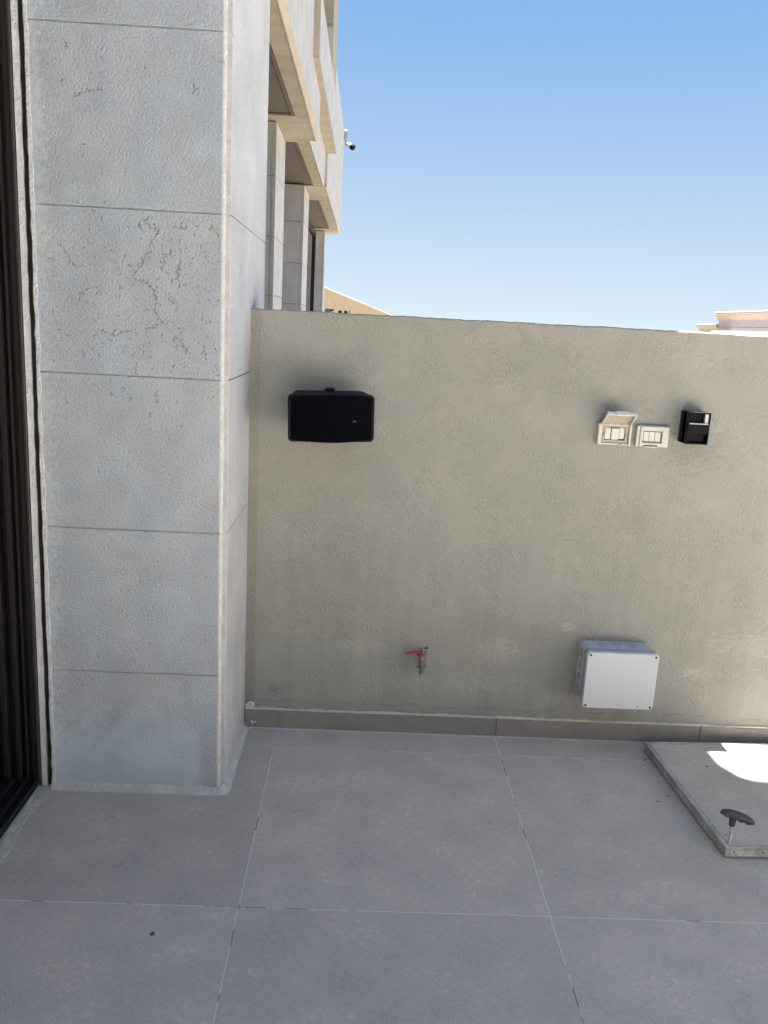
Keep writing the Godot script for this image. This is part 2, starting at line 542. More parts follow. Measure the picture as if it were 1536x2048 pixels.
func make_materials() -> void:
	mats.wall = wall_material()
	mats.pillar = pillar_material()
	var stucco := l8(512, 512, bytes(noise(0.035, 61, 3), 512, 512, true))
	var plaster := world_tri(mat(0.47, 0.455, 0.40, 0.9), 0.55)
	bump(plaster, stucco, 0.5); mats.plaster = plaster
	# smooth limestone of the building
	var stone_tex := cloudy(512, 71, 0.008, 0.09, 0.10, 0.07, 0.015)
	var pits := bytes(noise(0.05, 73, 2), 512, 512, true)
	for i in pits.size():
		pits[i] = 255 if pits[i] < 190 else 255 - mini(255, (pits[i] - 190) * 6)
	var pit_tex := l8(512, 512, pits)
	for v in 3:
		var m := world_tri(mat([0.66, 0.63, 0.67][v], [0.645, 0.61, 0.65][v], [0.63, 0.595, 0.635][v], 0.8), 1.3, Vector3(v * 0.37, v * 0.21, v * 0.53))
		m.albedo_texture = stone_tex
		bump(m, pit_tex, 0.12)
		mats["stone%d" % v] = m
	var pale := world_tri(mat(0.545, 0.56, 0.575, 0.8), 1.3)
	pale.albedo_texture = stone_tex
	bump(pale, pit_tex, 0.1)
	mats.pale_stone = pale
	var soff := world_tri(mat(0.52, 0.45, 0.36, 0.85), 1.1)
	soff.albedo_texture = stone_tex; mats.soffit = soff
	var mortar := world_tri(mat(0.47, 0.475, 0.475, 0.92), 0.4)
	mortar.albedo_texture = stone_tex; bump(mortar, stucco, 0.25); mats.mortar = mortar
	var cream := world_tri(mat(0.60, 0.605, 0.60, 0.9), 0.35)
	cream.albedo_texture = stone_tex; bump(cream, stucco, 0.35); mats.cream = cream
	var white_pl := world_tri(mat(0.74, 0.77, 0.80, 0.9), 0.25)
	white_pl.albedo_texture = stone_tex; bump(white_pl, stucco, 0.3); mats.white_plaster = white_pl
	# porcelain floor tiles: four pieces of the same print
	var tile_tex := tile_print(2048)
	for v in 5:
		var t: float = [1.0, 0.95, 1.03, 0.975, 1.06][v]
		var m := world_tri(mat(0.69 * t, 0.613 * t, 0.533 * t, 0.7), 1.37, Vector3(v * 0.31, v * 0.47, v * 0.19))
		m.albedo_texture = tile_tex
		m.specular_mode = BaseMaterial3D.SPECULAR_SCHLICK_GGX
		m.metallic_specular = 0.22
		mats["tile%d" % v] = m
	var grout_d := bytes(noise(0.012, 91, 4), 1024, 1024, true)
	var gd := PackedByteArray(); gd.resize(1024 * 1024 * 3)
	for i in 1024 * 1024:
		var v := smooth01(0.24, 0.40, grout_d[i] / 255.0)
		gd[i * 3] = b8(0.46 + v * 0.42); gd[i * 3 + 1] = b8(0.455 + v * 0.415); gd[i * 3 + 2] = b8(0.445 + v * 0.405)
	var grout := world_tri(mat(0.95, 0.92, 0.88, 0.95), 1.9)
	grout.albedo_texture = rgb8(1024, 1024, gd); mats.grout = grout
	mats.skirt = world_tri(mat(0.265, 0.25, 0.235, 0.75), 0.9, Vector3(0.2, 0.7, 0.4))
	mats.skirt.albedo_texture = tile_tex
	var sand := world_tri(mat(0.245, 0.225, 0.19, 0.95), 3.0)
	sand.albedo_texture = stone_tex; mats.sand = sand
	mats.tan = world_tri(mat(0.62, 0.46, 0.28, 0.9), 2.3); mats.tan.albedo_texture = stone_tex
	mats.warm_stone = world_tri(mat(0.62, 0.53, 0.42, 0.85), 1.1); mats.warm_stone.albedo_texture = stone_tex
	mats.brown = world_tri(mat(0.17, 0.135, 0.115, 0.7), 0.8); mats.brown.albedo_texture = stone_tex
	mats.bronze = mat(0.022, 0.020, 0.020, 0.5, 0.0); mats.bronze.metallic_specular = 0.2
	mats.bronze_light = mat(0.05, 0.044, 0.046, 0.5, 0.0)
	mats.dark = mat(0.012, 0.012, 0.013, 0.9)
	mats.glass = mat(0.02, 0.022, 0.024, 0.06); mats.glass.metallic_specular = 0.25
	mats.room = mat(0.30, 0.28, 0.26, 0.9)
	# small fittings
	mats.black_plastic = mat(0.011, 0.0125, 0.018, 0.45)
	bump(mats.black_plastic, l8(256, 256, bytes(noise(0.3, 101, 2), 256, 256, true)), 0.008)
	world_tri(mats.black_plastic, 0.12)
	mats.black_plastic.metallic_specular = 0.12
	mats.grille = mat(0.0026, 0.003, 0.0046, 0.65)
	mats.grille.metallic_specular = 0.05
	mats.badge = mat(0.10, 0.10, 0.11, 0.3, 0.6)
	mats.ivory = mat(0.45, 0.45, 0.41, 0.42)
	mats.ivory_in = mat(0.30, 0.285, 0.25, 0.5)
	mats.key_white = mat(0.46, 0.475, 0.475, 0.35)
	mats.gap = mat(0.06, 0.06, 0.055, 0.8)
	mats.box_grey = mat(0.47, 0.505, 0.54, 0.42)
	mats.box_ring = mat(0.30, 0.32, 0.35, 0.5)
	mats.screw = mat(0.015, 0.016, 0.02, 0.6)
	mats.print_grey = mat(0.30, 0.31, 0.34, 0.6)
	mats.red = mat(0.30, 0.012, 0.018, 0.42)
	mats.chrome = mat(0.15, 0.155, 0.16, 0.42, 0.3)
	mats.lamp_black = mat(0.0045, 0.0055, 0.009, 0.38)
	mats.lamp_black.metallic_specular = 0.2
	mats.lens = mat(0.5, 0.51, 0.52, 0.3)
	var steel := world_tri(mat(0.56, 0.565, 0.56, 0.5, 0.3), 0.5)
	steel.albedo_texture = cloudy(256, 111, 0.02, 0.2, 0.35, 0.16, 0.05)
	mats.steel = steel
	mats.steel_edge = world_tri(mat(0.50, 0.48, 0.43, 0.5, 0.3), 0.5); mats.steel_edge.albedo_texture = steel.albedo_texture
	mats.grip = mat(0.030, 0.042, 0.062, 0.5)
	mats.cctv_white = mat(0.42, 0.42, 0.42, 0.4)
	mats.leaf_brown = mat(0.06, 0.032, 0.02, 0.8)
	mats.twig = mat(0.05, 0.045, 0.04, 0.85)
	mats.scrap_green = mat(0.20, 0.27, 0.22, 0.6)
	mats.villa = world_tri(mat(0.42, 0.375, 0.365, 0.85), 2.6); mats.villa.albedo_texture = stone_tex
	mats.villa_cream = world_tri(mat(0.47, 0.405, 0.32, 0.85), 2.6); mats.villa_cream.albedo_texture = stone_tex

# ------------------------------------------------------------------ scene
func _ready() -> void:
	rng.seed = 20240611
	var cam := Camera3D.new()
	cam.name = "camera"
	cam.fov = 62.913
	cam.near = 0.05
	cam.far = 2000.0
	cam.transform = Transform3D(Basis(Vector3(0.99846557, 0.05132795, 0.02078354), Vector3(-0.04557813, 0.97488539, -0.21799338), Vector3(-0.03145072, 0.21671161, 0.97572892)).orthonormalized(), Vector3(0.2761, 1.4648, 2.8472))
	add_child(cam)
	cam.current = true

	var env := Environment.new()
	env.background_mode = Environment.BG_SKY
	var sky := Sky.new()
	var sm := ProceduralSkyMaterial.new()
	sm.sky_top_color = Color(0.0072, 0.0386, 0.0964).linear_to_srgb()
	sm.sky_horizon_color = Color(0.0928, 0.1078, 0.1181).linear_to_srgb()
	sm.sky_curve = 0.185
	sm.ground_horizon_color = Color(0.2, 0.18, 0.15).linear_to_srgb()
	sm.ground_bottom_color = Color(0.15, 0.13, 0.1).linear_to_srgb()
	sm.sun_angle_max = 6.0
	sky.sky_material = sm
	env.sky = sky
	env.tonemap_mode = Environment.TONE_MAPPER_LINEAR
	env.tonemap_exposure = 8.3
	env.sdfgi_enabled = true
	env.ssao_enabled = true
	env.ssil_enabled = true
	var we := WorldEnvironment.new()
	we.name = "world_environment"
	we.environment = env
	add_child(we)

	var sun := DirectionalLight3D.new()
	sun.name = "sun"
	sun.light_energy = 1.6
	sun.light_color = Color(1.0, 0.98, 0.945)
	sun.light_angular_distance = 0.5
	sun.shadow_enabled = true
	add_child(sun)
	sun.look_at_from_position(SUN_TO * 20.0, Vector3.ZERO, Vector3.FORWARD)

	make_materials()
	build_ground()
	build_terrace()
	build_wall()
	build_pillar()
	build_door()
	build_canopy()
	build_rear()
	build_building()
	build_far()
	build_speaker()
	build_open_socket()
	build_switch()
	build_wall_lamp()
	build_tap()
	build_junction_box()
	build_hatch()
	build_key()
	build_litter()

func build_ground() -> void:
	var st := mb()
	bx(st, Vector3(-700, GROUND_Y - 1.0, -700), Vector3(700, GROUND_Y, 700))
	struct(obj("ground", st, mats.sand), "pale sunlit sandy ground around the buildings")

func build_terrace() -> void:
	var fl := Node3D.new(); fl.name = "terrace_floor"; add_child(fl)
	struct(fl, "terrace floor of large grey porcelain tiles with thin joints")
	var st := mb()
	bx(st, Vector3(-0.72, GROUND_Y - 0.02, -0.14), Vector3(5.64, -0.0004, 6.6))
	obj("grout_bed", st, mats.grout, fl)
	var xs := [-0.783, 0.0189]
	for k in 7: xs.append(xs[-1] + 0.802)
	var zs := [0.002, 0.1445, 0.975]
	for k in 6: zs.append(zs[-1] + 0.83)
	var g := 0.0014
	for a in xs.size() - 1:
		for b in zs.size() - 1:
			var lo := Vector3(maxf(xs[a] + g, -0.70), -0.010, zs[b] + g)
			var hi := Vector3(xs[a + 1] - g, rng.randf_range(-0.0002, 0.0003), zs[b + 1] - g)
			if a == 0 and b == 0:
				lo.x = SIDE_X + 0.004
			st = mb()
			bx(st, lo, hi, 0.0004)
			obj("tile", st, mats["tile%d" % rng.randi_range(0, 4)], fl)
	# plaster smears along the door track
	st = mb()
	for k in 46:
		var z := 0.46 + k * 0.035
		var wd := 0.022 + 0.016 * (0.5 + 0.5 * sin(k * 0.9)) + rng.randf_range(0, 0.012)
		bx(st, Vector3(-0.684, 0.0006, z), Vector3(-0.684 + wd, 0.0022 + rng.randf_range(0, 0.002), z + 0.037), 0.0008)
	var sm := obj("plaster_smear", st, mats.plaster, fl)
	sm.set_meta("kind", "stuff")

func build_wall() -> void:
	var wl := thing("plastered_wall", "low grey beige plastered wall with sandy texture closing the terrace", "wall")
	var st := mb()
	# front face with its own 3.0 x 1.5 m picture of the plaster, rounded top edge
	var x0 := SIDE_X - 0.001
	var x1 := SIDE_X + 3.0
	var uv := func(p: Vector3) -> Vector2: return Vector2((p.x - SIDE_X) / 3.0, (WALL_TOP - p.y) / 1.5)
	var seg := 160
	var rowz := [[0.0, 0.0], [WALL_TOP - 0.005, 0.0], [WALL_TOP - 0.0025, -0.0012], [WALL_TOP - 0.0008, -0.0035], [WALL_TOP, -0.014]]
	var pos := func(i: int, k: int) -> Vector3:
		var x := lerpf(x0, x1, float(i) / seg)
		var wob := 0.0007 * sin(x * 19.0) + 0.0006 * sin(x * 47.0 + 1.0) + 0.0009 * sin(x * 131.0)
		return Vector3(x, rowz[k][0] + (wob if k > 0 else 0.0), rowz[k][1])
	for i in seg:
		for k in 4:
			var a: Vector3 = pos.call(i, k)
			var b: Vector3 = pos.call(i + 1, k)
			var c: Vector3 = pos.call(i + 1, k + 1)
			var d: Vector3 = pos.call(i, k + 1)
			var n := Vector3(0, 0.2 * k, 1)
			tri(st, a, b, c, n, uv.call(a), uv.call(b), uv.call(c))
			tri(st, a, c, d, n, uv.call(a), uv.call(c), uv.call(d))
	obj("plaster_face", st, mats.wall, wl)
	st = mb()
	bx(st, Vector3(SIDE_X - 0.001, GROUND_Y - 0.05, -0.16), Vector3(5.7, WALL_TOP - 0.003, -0.0135), 0.004)
	obj("wall_body", st, mats.plaster, wl)
	st = mb()
	bx(st, Vector3(x1, -0.01, -0.0136), Vector3(5.7, WALL_TOP - 0.003, 0.0), 0.003)
	obj("wall_end", st, mats.plaster, wl)
	# skirting tiles
	var js := [SIDE_X + 0.002, 0.0189, 0.8225, 1.585, 2.39, 3.19, 3.99, 4.79, 5.6]
	for i in js.size() - 1:
		st = mb()
		bx(st, Vector3(js[i] + 0.001, 0.0035, 0.0006), Vector3(js[i + 1] - 0.001, 0.0725 + rng.randf_range(-0.001, 0.0015), 0.0105), 0.0012)
		obj("skirting_tile", st, mats.skirt, wl)
	# uneven plaster lip along the skirting's top and light grout along its foot
	st = mb()
	var prev := []
	for i in 230:
		var x := SIDE_X + 0.004 + i * 0.0135
		var hgt := 0.0795 + 0.0016 * sin(i * 0.37) + rng.randf_range(-0.0012, 0.0016)
		if rng.randf() < 0.03: hgt -= 0.004
		var dep := 0.0086 + rng.randf_range(-0.0015, 0.002)
		var ringp := [Vector3(x, 0.0738, 0.0004), Vector3(x, 0.0738, dep), Vector3(x, hgt - 0.002, dep - 0.001), Vector3(x, hgt, 0.0004)]
		if prev:
			for k in 3:
				quad(st, prev[k], ringp[k], ringp[k + 1], prev[k + 1], Vector3(0, -1 if k == 0 else 0.4, 1 if k > 0 else 0))
		prev = ringp
	obj("plaster_lip", st, mats.plaster, wl)
	st = mb()
	prev = []
	for i in 230:
		var x := SIDE_X + 0.012 + i * 0.0135
		var wd := 0.0032 + 0.001 * sin(i * 0.23) + rng.randf_range(-0.0009, 0.0012)
		var ringp := [Vector3(x, 0.0046, 0.0107), Vector3(x, 0.0038, 0.0107 + wd * 0.6), Vector3(x, 0.0005, 0.0107 + wd)]
		if prev:
			for k in 2:
				quad(st, prev[k], ringp[k], ringp[k + 1], prev[k + 1], Vector3(0, 1, 0.5))
		prev = ringp
	obj("grout_line", st, mats.cream, wl)
	# splash of white plaster in the corner
	st = mb()
	for k in 9:
		blob(st, Vector3(SIDE_X + 0.006 + rng.randf_range(0, 0.03), 0.083 + rng.randf_range(-0.004, 0.016), 0.003), Vector3(0.006, 0.0045, 0.003), 0.35)
	for k in 7:
		blob(st, Vector3(SIDE_X + 0.022 + rng.randf_range(0, 0.022), 0.022 + rng.randf_range(-0.008, 0.008), 0.0105), Vector3(0.003, 0.0022, 0.0012), 0.35)
	obj("plaster_splash", st, mats.white_plaster, wl)

func build_pillar() -> void:
	var pl := thing("stone_pillar", "tall limestone pillar beside the glass door, front bush-hammered in five courses", "pillar")
	var joints := [-0.02, 0.397, 0.845, 1.292, 1.738, 2.188, 2.64, 3.09, 3.54, 4.0, 4.46, 4.92, 5.38, 5.6]
	var st := mb()
	bx(st, Vector3(COL_X0 + 0.004, -0.05, -0.335), Vector3(COL_X1 - 0.004, 5.595, COL_Z - 0.0042))
	obj("mortar_core", st, mats.mortar, pl)
	for i in joints.size() - 1:
		var y0: float = joints[i] + 0.0014
		var y1: float = joints[i + 1] - 0.0014
		# front slab: an extruded face with a softened edge, carrying its part of the pillar's stone picture
		st = mb()
		var b := 0.0018
		var fl := [Vector3(COL_X0, y0, COL_Z - b), Vector3(COL_X1, y0, COL_Z - b), Vector3(COL_X1, y1, COL_Z - b), Vector3(COL_X0, y1, COL_Z - b)]
		var ft := [Vector3(COL_X0 + b, y0 + b, COL_Z), Vector3(COL_X1 - b, y0 + b, COL_Z), Vector3(COL_X1 - b, y1 - b, COL_Z), Vector3(COL_X0 + b, y1 - b, COL_Z)]
		var uv := func(p: Vector3) -> Vector2: return Vector2((p.x - COL_X0) / 0.52, (2.75 - p.y) / 2.75)
		tri(st, ft[0], ft[1], ft[2], Vector3.BACK, uv.call(ft[0]), uv.call(ft[1]), uv.call(ft[2]))
		tri(st, ft[0], ft[2], ft[3], Vector3.BACK, uv.call(ft[0]), uv.call(ft[2]), uv.call(ft[3]))
		for k in 4:
			var j := (k + 1) % 4
			var mid: Vector3 = (fl[k] + fl[j]) * 0.5
			var n := mid - Vector3((COL_X0 + COL_X1) * 0.5, (y0 + y1) * 0.5, COL_Z - 0.1)
			tri(st, fl[k], fl[j], ft[j], n, uv.call(fl[k]), uv.call(fl[j]), uv.call(ft[j]))
			tri(st, fl[k], ft[j], ft[k], n, uv.call(fl[k]), uv.call(ft[j]), uv.call(ft[k]))
			var bk: Vector3 = fl[k] - Vector3(0, 0, 0.012)
			var bj: Vector3 = fl[j] - Vector3(0, 0, 0.012)
			n.z = 0
			tri(st, fl[k], fl[j], bj, n, uv.call(fl[k]), uv.call(fl[j]), uv.call(fl[j]))
			tri(st, fl[k], bj, bk, n, uv.call(fl[k]), uv.call(fl[j]), uv.call(fl[k]))
		obj("stone_slab", st, mats.pillar, pl)
		# side slab
		st = mb()
		bx(st, Vector3(SIDE_X - 0.02, y0, -0.36), Vector3(SIDE_X, y1, COL_Z - 0.0165), 0.0012)
		obj("stone_slab", st, mats.pale_stone, pl)
		# mitred corner: cream slab edge, then a grey recessed bed
		st = mb()
		var e0 := y0 - 0.0012
		var e1 := y1 + 0.0012
		var pc := [Vector2(COL_X1 - 0.002, COL_Z - 0.001), Vector2(COL_X1 + 0.0035, COL_Z - 0.003), Vector2(COL_X1 + 0.008, COL_Z - 0.0105), Vector2(COL_X1 + 0.004, COL_Z - 0.018), Vector2(COL_X1 - 0.004, COL_Z - 0.016)]
		prism(st, PackedVector2Array(pc), e0, e1, Transform3D(Basis(Vector3.RIGHT, Vector3.BACK, Vector3.UP), Vector3.ZERO), 0.0006)
		obj("slab_edge", st, mats.cream, pl)
	st = mb()
	prism(st, PackedVector2Array([Vector2(COL_X1 + 0.002, COL_Z - 0.020), Vector2(COL_X1 + 0.0075, COL_Z - 0.0108), Vector2(SIDE_X - 0.0025, COL_Z - 0.0150), Vector2(SIDE_X - 0.004, COL_Z - 0.024)]), -0.0, 4.19, Transform3D(Basis(Vector3.RIGHT, Vector3.BACK, Vector3.UP), Vector3.ZERO))
	obj("corner_joint", st, mats.mortar, pl)
	# cove of cream plaster round the foot
	st = mb()
	var path := []
	var z_f := COL_Z
	for i in 26: path.append([Vector3(lerpf(COL_X0 - 0.01, COL_X1 - 0.006, i / 25.0), 0, z_f), Vector3(0, 0, 1)])
	for i in 7:
		var a := PI / 2 * (1.0 - i / 6.0)
		path.append([Vector3(SIDE_X - 0.016, 0, z_f - 0.016) + Vector3(cos(a), 0, sin(a)) * 0.016, Vector3(cos(a), 0, sin(a))])
	for i in 30: path.append([Vector3(SIDE_X, 0, lerpf(z_f - 0.018, 0.011, i / 29.0)), Vector3(1, 0, 0)])
	var prev := []
	for q in path:
		var s := 1.0 + rng.randf_range(-0.14, 0.14)
		var o: Vector3 = q[1]
		var p: Vector3 = q[0]
		var ringp := [p - o * 0.002 + Vector3.UP * 0.026 * s, p + o * 0.003 + Vector3.UP * 0.017, p + o * 0.0085 * s + Vector3.UP * 0.009, p + o * 0.0165 * s + Vector3.UP * 0.0008]
		if prev:
			for k in 3:
				quad(st, prev[k], ringp[k], ringp[k + 1], prev[k + 1], o + Vector3.UP)
		prev = ringp
	obj("plaster_cove", st, mats.cream, pl)
	# ragged bead on the edge next to the door
	st = mb()
	prev = []
	for i in 150:
		var y := -0.002 + i * 0.0285
		var l := COL_X0 - 0.011 + rng.randf_range(-0.0016, 0.0016)
		var r := COL_X0 + 0.0015 + rng.randf_range(-0.001, 0.0035)
		var ringp := [Vector3(l, y, COL_Z - 0.05), Vector3(l, y, COL_Z - 0.006), Vector3(l + 0.004, y, COL_Z + 0.0005), Vector3(r, y, COL_Z + 0.0014), Vector3(r + 0.001, y, COL_Z - 0.001)]
		if prev:
			for k in 4:
				quad(st, prev[k], ringp[k], ringp[k + 1], prev[k + 1], [Vector3(-1, 0, 0), Vector3(-1, 0, 1), Vector3(0, 0, 1), Vector3(1, 0, 1)][k])
		prev = ringp
	obj("plaster_bead", st, mats.white_plaster, pl)

func build_door() -> void:
	var dr := thing("sliding_glass_door", "dark bronze sliding glass door frame at the left with ridged multi track sill", "door")
	var zj := COL_Z - 0.02
	# strip of whitish plaster and thin bronze trim between frame and pillar
	var st := mb()
	var prev := []
	for i in 150:
		var y := 0.0 + i * 0.0285
		var l := -0.676
		var r := -0.6575 + rng.randf_range(-0.0012, 0.0012)
		var ringp := [Vector3(l, y, zj + 0.008), Vector3(l + 0.002, y, zj + 0.012), Vector3(r, y, zj + 0.012), Vector3(r - 0.0005, y, zj + 0.004)]
		if prev:
			for k in 3:
				quad(st, prev[k], ringp[k], ringp[k + 1], prev[k + 1], Vector3(1 if k == 2 else 0, 0, 1 if k < 2 else 0))
		prev = ringp
	obj("plaster_strip", st, mats.white_plaster, dr)
	st = mb()
	bx(st, Vector3(-0.6568, -0.01, zj - 0.14), Vector3(-0.6434, 4.19, zj + 0.002))
	obj("gap_backing", st, mats.dark, dr)
	st = mb()
	bx(st, Vector3(-0.6815, 0.0, zj - 0.03), Vector3(-0.6765, 2.7, zj + 0.016), 0.001)
	obj("frame_trim", st, mats.bronze_light, dr)
	st = mb()
	bx(st, Vector3(-0.6875, 0.0, zj - 0.03), Vector3(-0.6820, 2.7, zj + 0.010), 0.001)
	obj("frame_trim", st, mats.bronze_light, dr)
	# ribbed jamb of the multi-track frame (looks along the terrace)
	var jx := -0.6885
	var widths := [0.016, 0.013, 0.009, 0.011, 0.016, 0.011, 0.012, 0.016, 0.012, 0.010, 0.016, 0.012, 0.016, 0.012]
	var depths := [0.006, -0.012, 0.002, -0.03, 0.006, -0.014, -0.03, 0.006, -0.02, -0.03, 0.006, -0.02, 0.006, -0.02]
	for i in widths.size():
		st = mb()
		bx(st, Vector3(jx - widths[i] + 0.0004, 0.0, zj - 0.06), Vector3(jx - 0.0004, 2.7, zj + depths[i]), 0.0012)
		obj("jamb_rib", st, mats.bronze if depths[i] > -0.02 else mats.dark, dr)
		jx -= widths[i]
	# sill tracks running along the terrace
	st = mb()
	bx(st, Vector3(jx, -0.2, zj - 0.0595), Vector3(-0.6875, 0.004, 3.7), 0.0015)
	obj("sill", st, mats.bronze, dr)
	var rails := [[-0.6925, 0.006, 0.020], [-0.7065, 0.004, 0.012], [-0.722, 0.010, 0.024], [-0.744, 0.004, 0.012], [-0.762, 0.010, 0.024], [-0.79, 0.004, 0.012], [-0.81, 0.010, 0.024], [-0.835, 0.004, 0.012]]
	for q in rails:
		st = mb()
		bx(st, Vector3(q[0] - q[1] * 0.5, 0.0045, zj + 0.012), Vector3(q[0] + q[1] * 0.5, q[2], 3.7), 0.0015)
		obj("track_rail", st, mats.bronze, dr)
	# one leaf standing in the inner track
	var lf := mb()
	for q in [[zj + 1.45, zj + 1.53], [zj + 3.1, zj + 3.18]]:
		bx(lf, Vector3(-0.835, 0.026, q[0]), Vector3(-0.79, 2.64, q[1]), 0.003)
	for q in [[0.026, 0.11], [2.56, 2.64]]:
		bx(lf, Vector3(-0.832, q[0], zj + 1.53), Vector3(-0.793, q[1], zj + 3.1), 0.003)
	var leaf := obj("door_leaf", lf, mats.bronze, dr)
	st = mb()
	bx(st, Vector3(-0.818, 0.11, zj + 1.53), Vector3(-0.808, 2.56, zj + 3.1))
	obj("pane", st, mats.glass, leaf)
	st = mb()
	bx(st, Vector3(jx, 2.7, zj - 0.06), Vector3(-0.68, 2.8, 3.75), 0.003)
	obj("frame_head", st, mats.bronze, dr)
	# the room behind
	var rm := thing("building_wing", "pale wing of the house holding the sliding glass door", "building")
	st = mb()
	bx(st, Vector3(-4.6, 0.0, zj), Vector3(-4.5, 2.9, 4.3)); obj("room_wall", st, mats.room, rm)
	st = mb()
	bx(st, Vector3(-4.6, GROUND_Y, zj - 0.2), Vector3(-0.863, 3.3, zj - 0.061)); obj("room_wall", st, mats.room, rm)
	st = mb()
	bx(st, Vector3(-4.6, GROUND_Y, 4.3), Vector3(-0.69, 3.3, 4.45)); obj("room_wall", st, mats.room, rm)
	st = mb()
	bx(st, Vector3(-4.6, -0.15, zj - 0.06), Vector3(-0.875, -0.006, 4.3)); obj("room_floor", st, mats.tile1, rm)
	st = mb()
	bx(st, Vector3(-4.6, 2.802, zj - 0.06), Vector3(-0.69, 3.3, 4.3)); obj("upper_wall", st, mats.stone0, rm)
	st = mb()
	bx(st, Vector3(-0.88, GROUND_Y, 3.76), Vector3(-0.69, 2.8, 4.3)); obj("pier", st, mats.stone1, rm)

func build_canopy() -> void:
	var cn := thing("upper_balcony", "stone clad balcony high above that shades the terrace", "balcony")
	var st := mb()
	var p := PackedVector2Array([Vector2(-1.75, 1.34), Vector2(1.12, 1.26), Vector2(1.12, 0.085), Vector2(0.70, 0.055), Vector2(0.62, 0.03), Vector2(0.58, -0.05), Vector2(0.575, -0.34), Vector2(-1.75, -0.34)])
	prism(st, p, 0.0, 0.25, Transform3D(Basis(Vector3.RIGHT, Vector3.BACK, Vector3.UP), Vector3(0, 5.6, 0)))
	obj("balcony_slab", st, mats.stone0, cn)

func build_rear() -> void:
	var h := thing("rear_house", "pale house closing the sunny terrace behind the viewer", "building")
	var st := mb()
	bx(st, Vector3(-4.6, GROUND_Y, 6.65), Vector3(9.0, 6.2, 7.0), 0.01)
	obj("wall", st, mats.stone0, h)
	for x in [-2.6, 1.2, 4.4]:
		st = mb()
		bx(st, Vector3(x, 0.0, 6.60), Vector3(x + 1.3, 2.3, 6.64), 0.005)
		var w := obj("window", st, mats.bronze, h)
		for k in 2:
			st = mb()
			bx(st, Vector3(x + 0.06 + k * 0.61, 0.06, 6.59), Vector3(x + 0.63 + k * 0.61, 2.24, 6.598))
			obj("pane", st, mats.glass, w)
	var r := thing("side_wall", "tall plastered wall along the terrace's right side", "wall")
	st = mb()
	bx(st, Vector3(5.705, GROUND_Y, -0.16), Vector3(5.9, 2.8, 6.64), 0.01)
	obj("wall", st, mats.cream, r)

# a pier in courses: notched at its near corner like the pillar in front
func pier(parent: Node, x0: float, x1: float, z0: float, z1: float, top: float) -> void:
	var ys := [GROUND_Y, 0.295, 0.75, 1.205, 1.66, 2.115, 2.57, top]
	var core := mb()
	bx(core, Vector3(x0, GROUND_Y, z0 + 0.012), Vector3(x1 - 0.012, top - 0.001, z1 - 0.012))
	var pr := obj("pier", core, mats.mortar, parent)
	for i in ys.size() - 1:
		var st := mb()
		var poly := PackedVector2Array([Vector2(x0, z0), Vector2(x1, z0), Vector2(x1, z1), Vector2(x1 - 0.028, z1), Vector2(x1 - 0.028, z1 - 0.004), Vector2(x1 - 0.052, z1 - 0.004), Vector2(x1 - 0.052, z1), Vector2(x0, z1)])
		prism(st, poly, ys[i] + (0.0 if i == 0 else 0.003), ys[i + 1] - 0.003, Transform3D(Basis(Vector3.RIGHT, Vector3.BACK, Vector3.UP), Vector3.ZERO), 0.0018)
		obj("stone_slab", st, mats["stone%d" % ((i * 2 + int(-z0)) % 3)], pr)

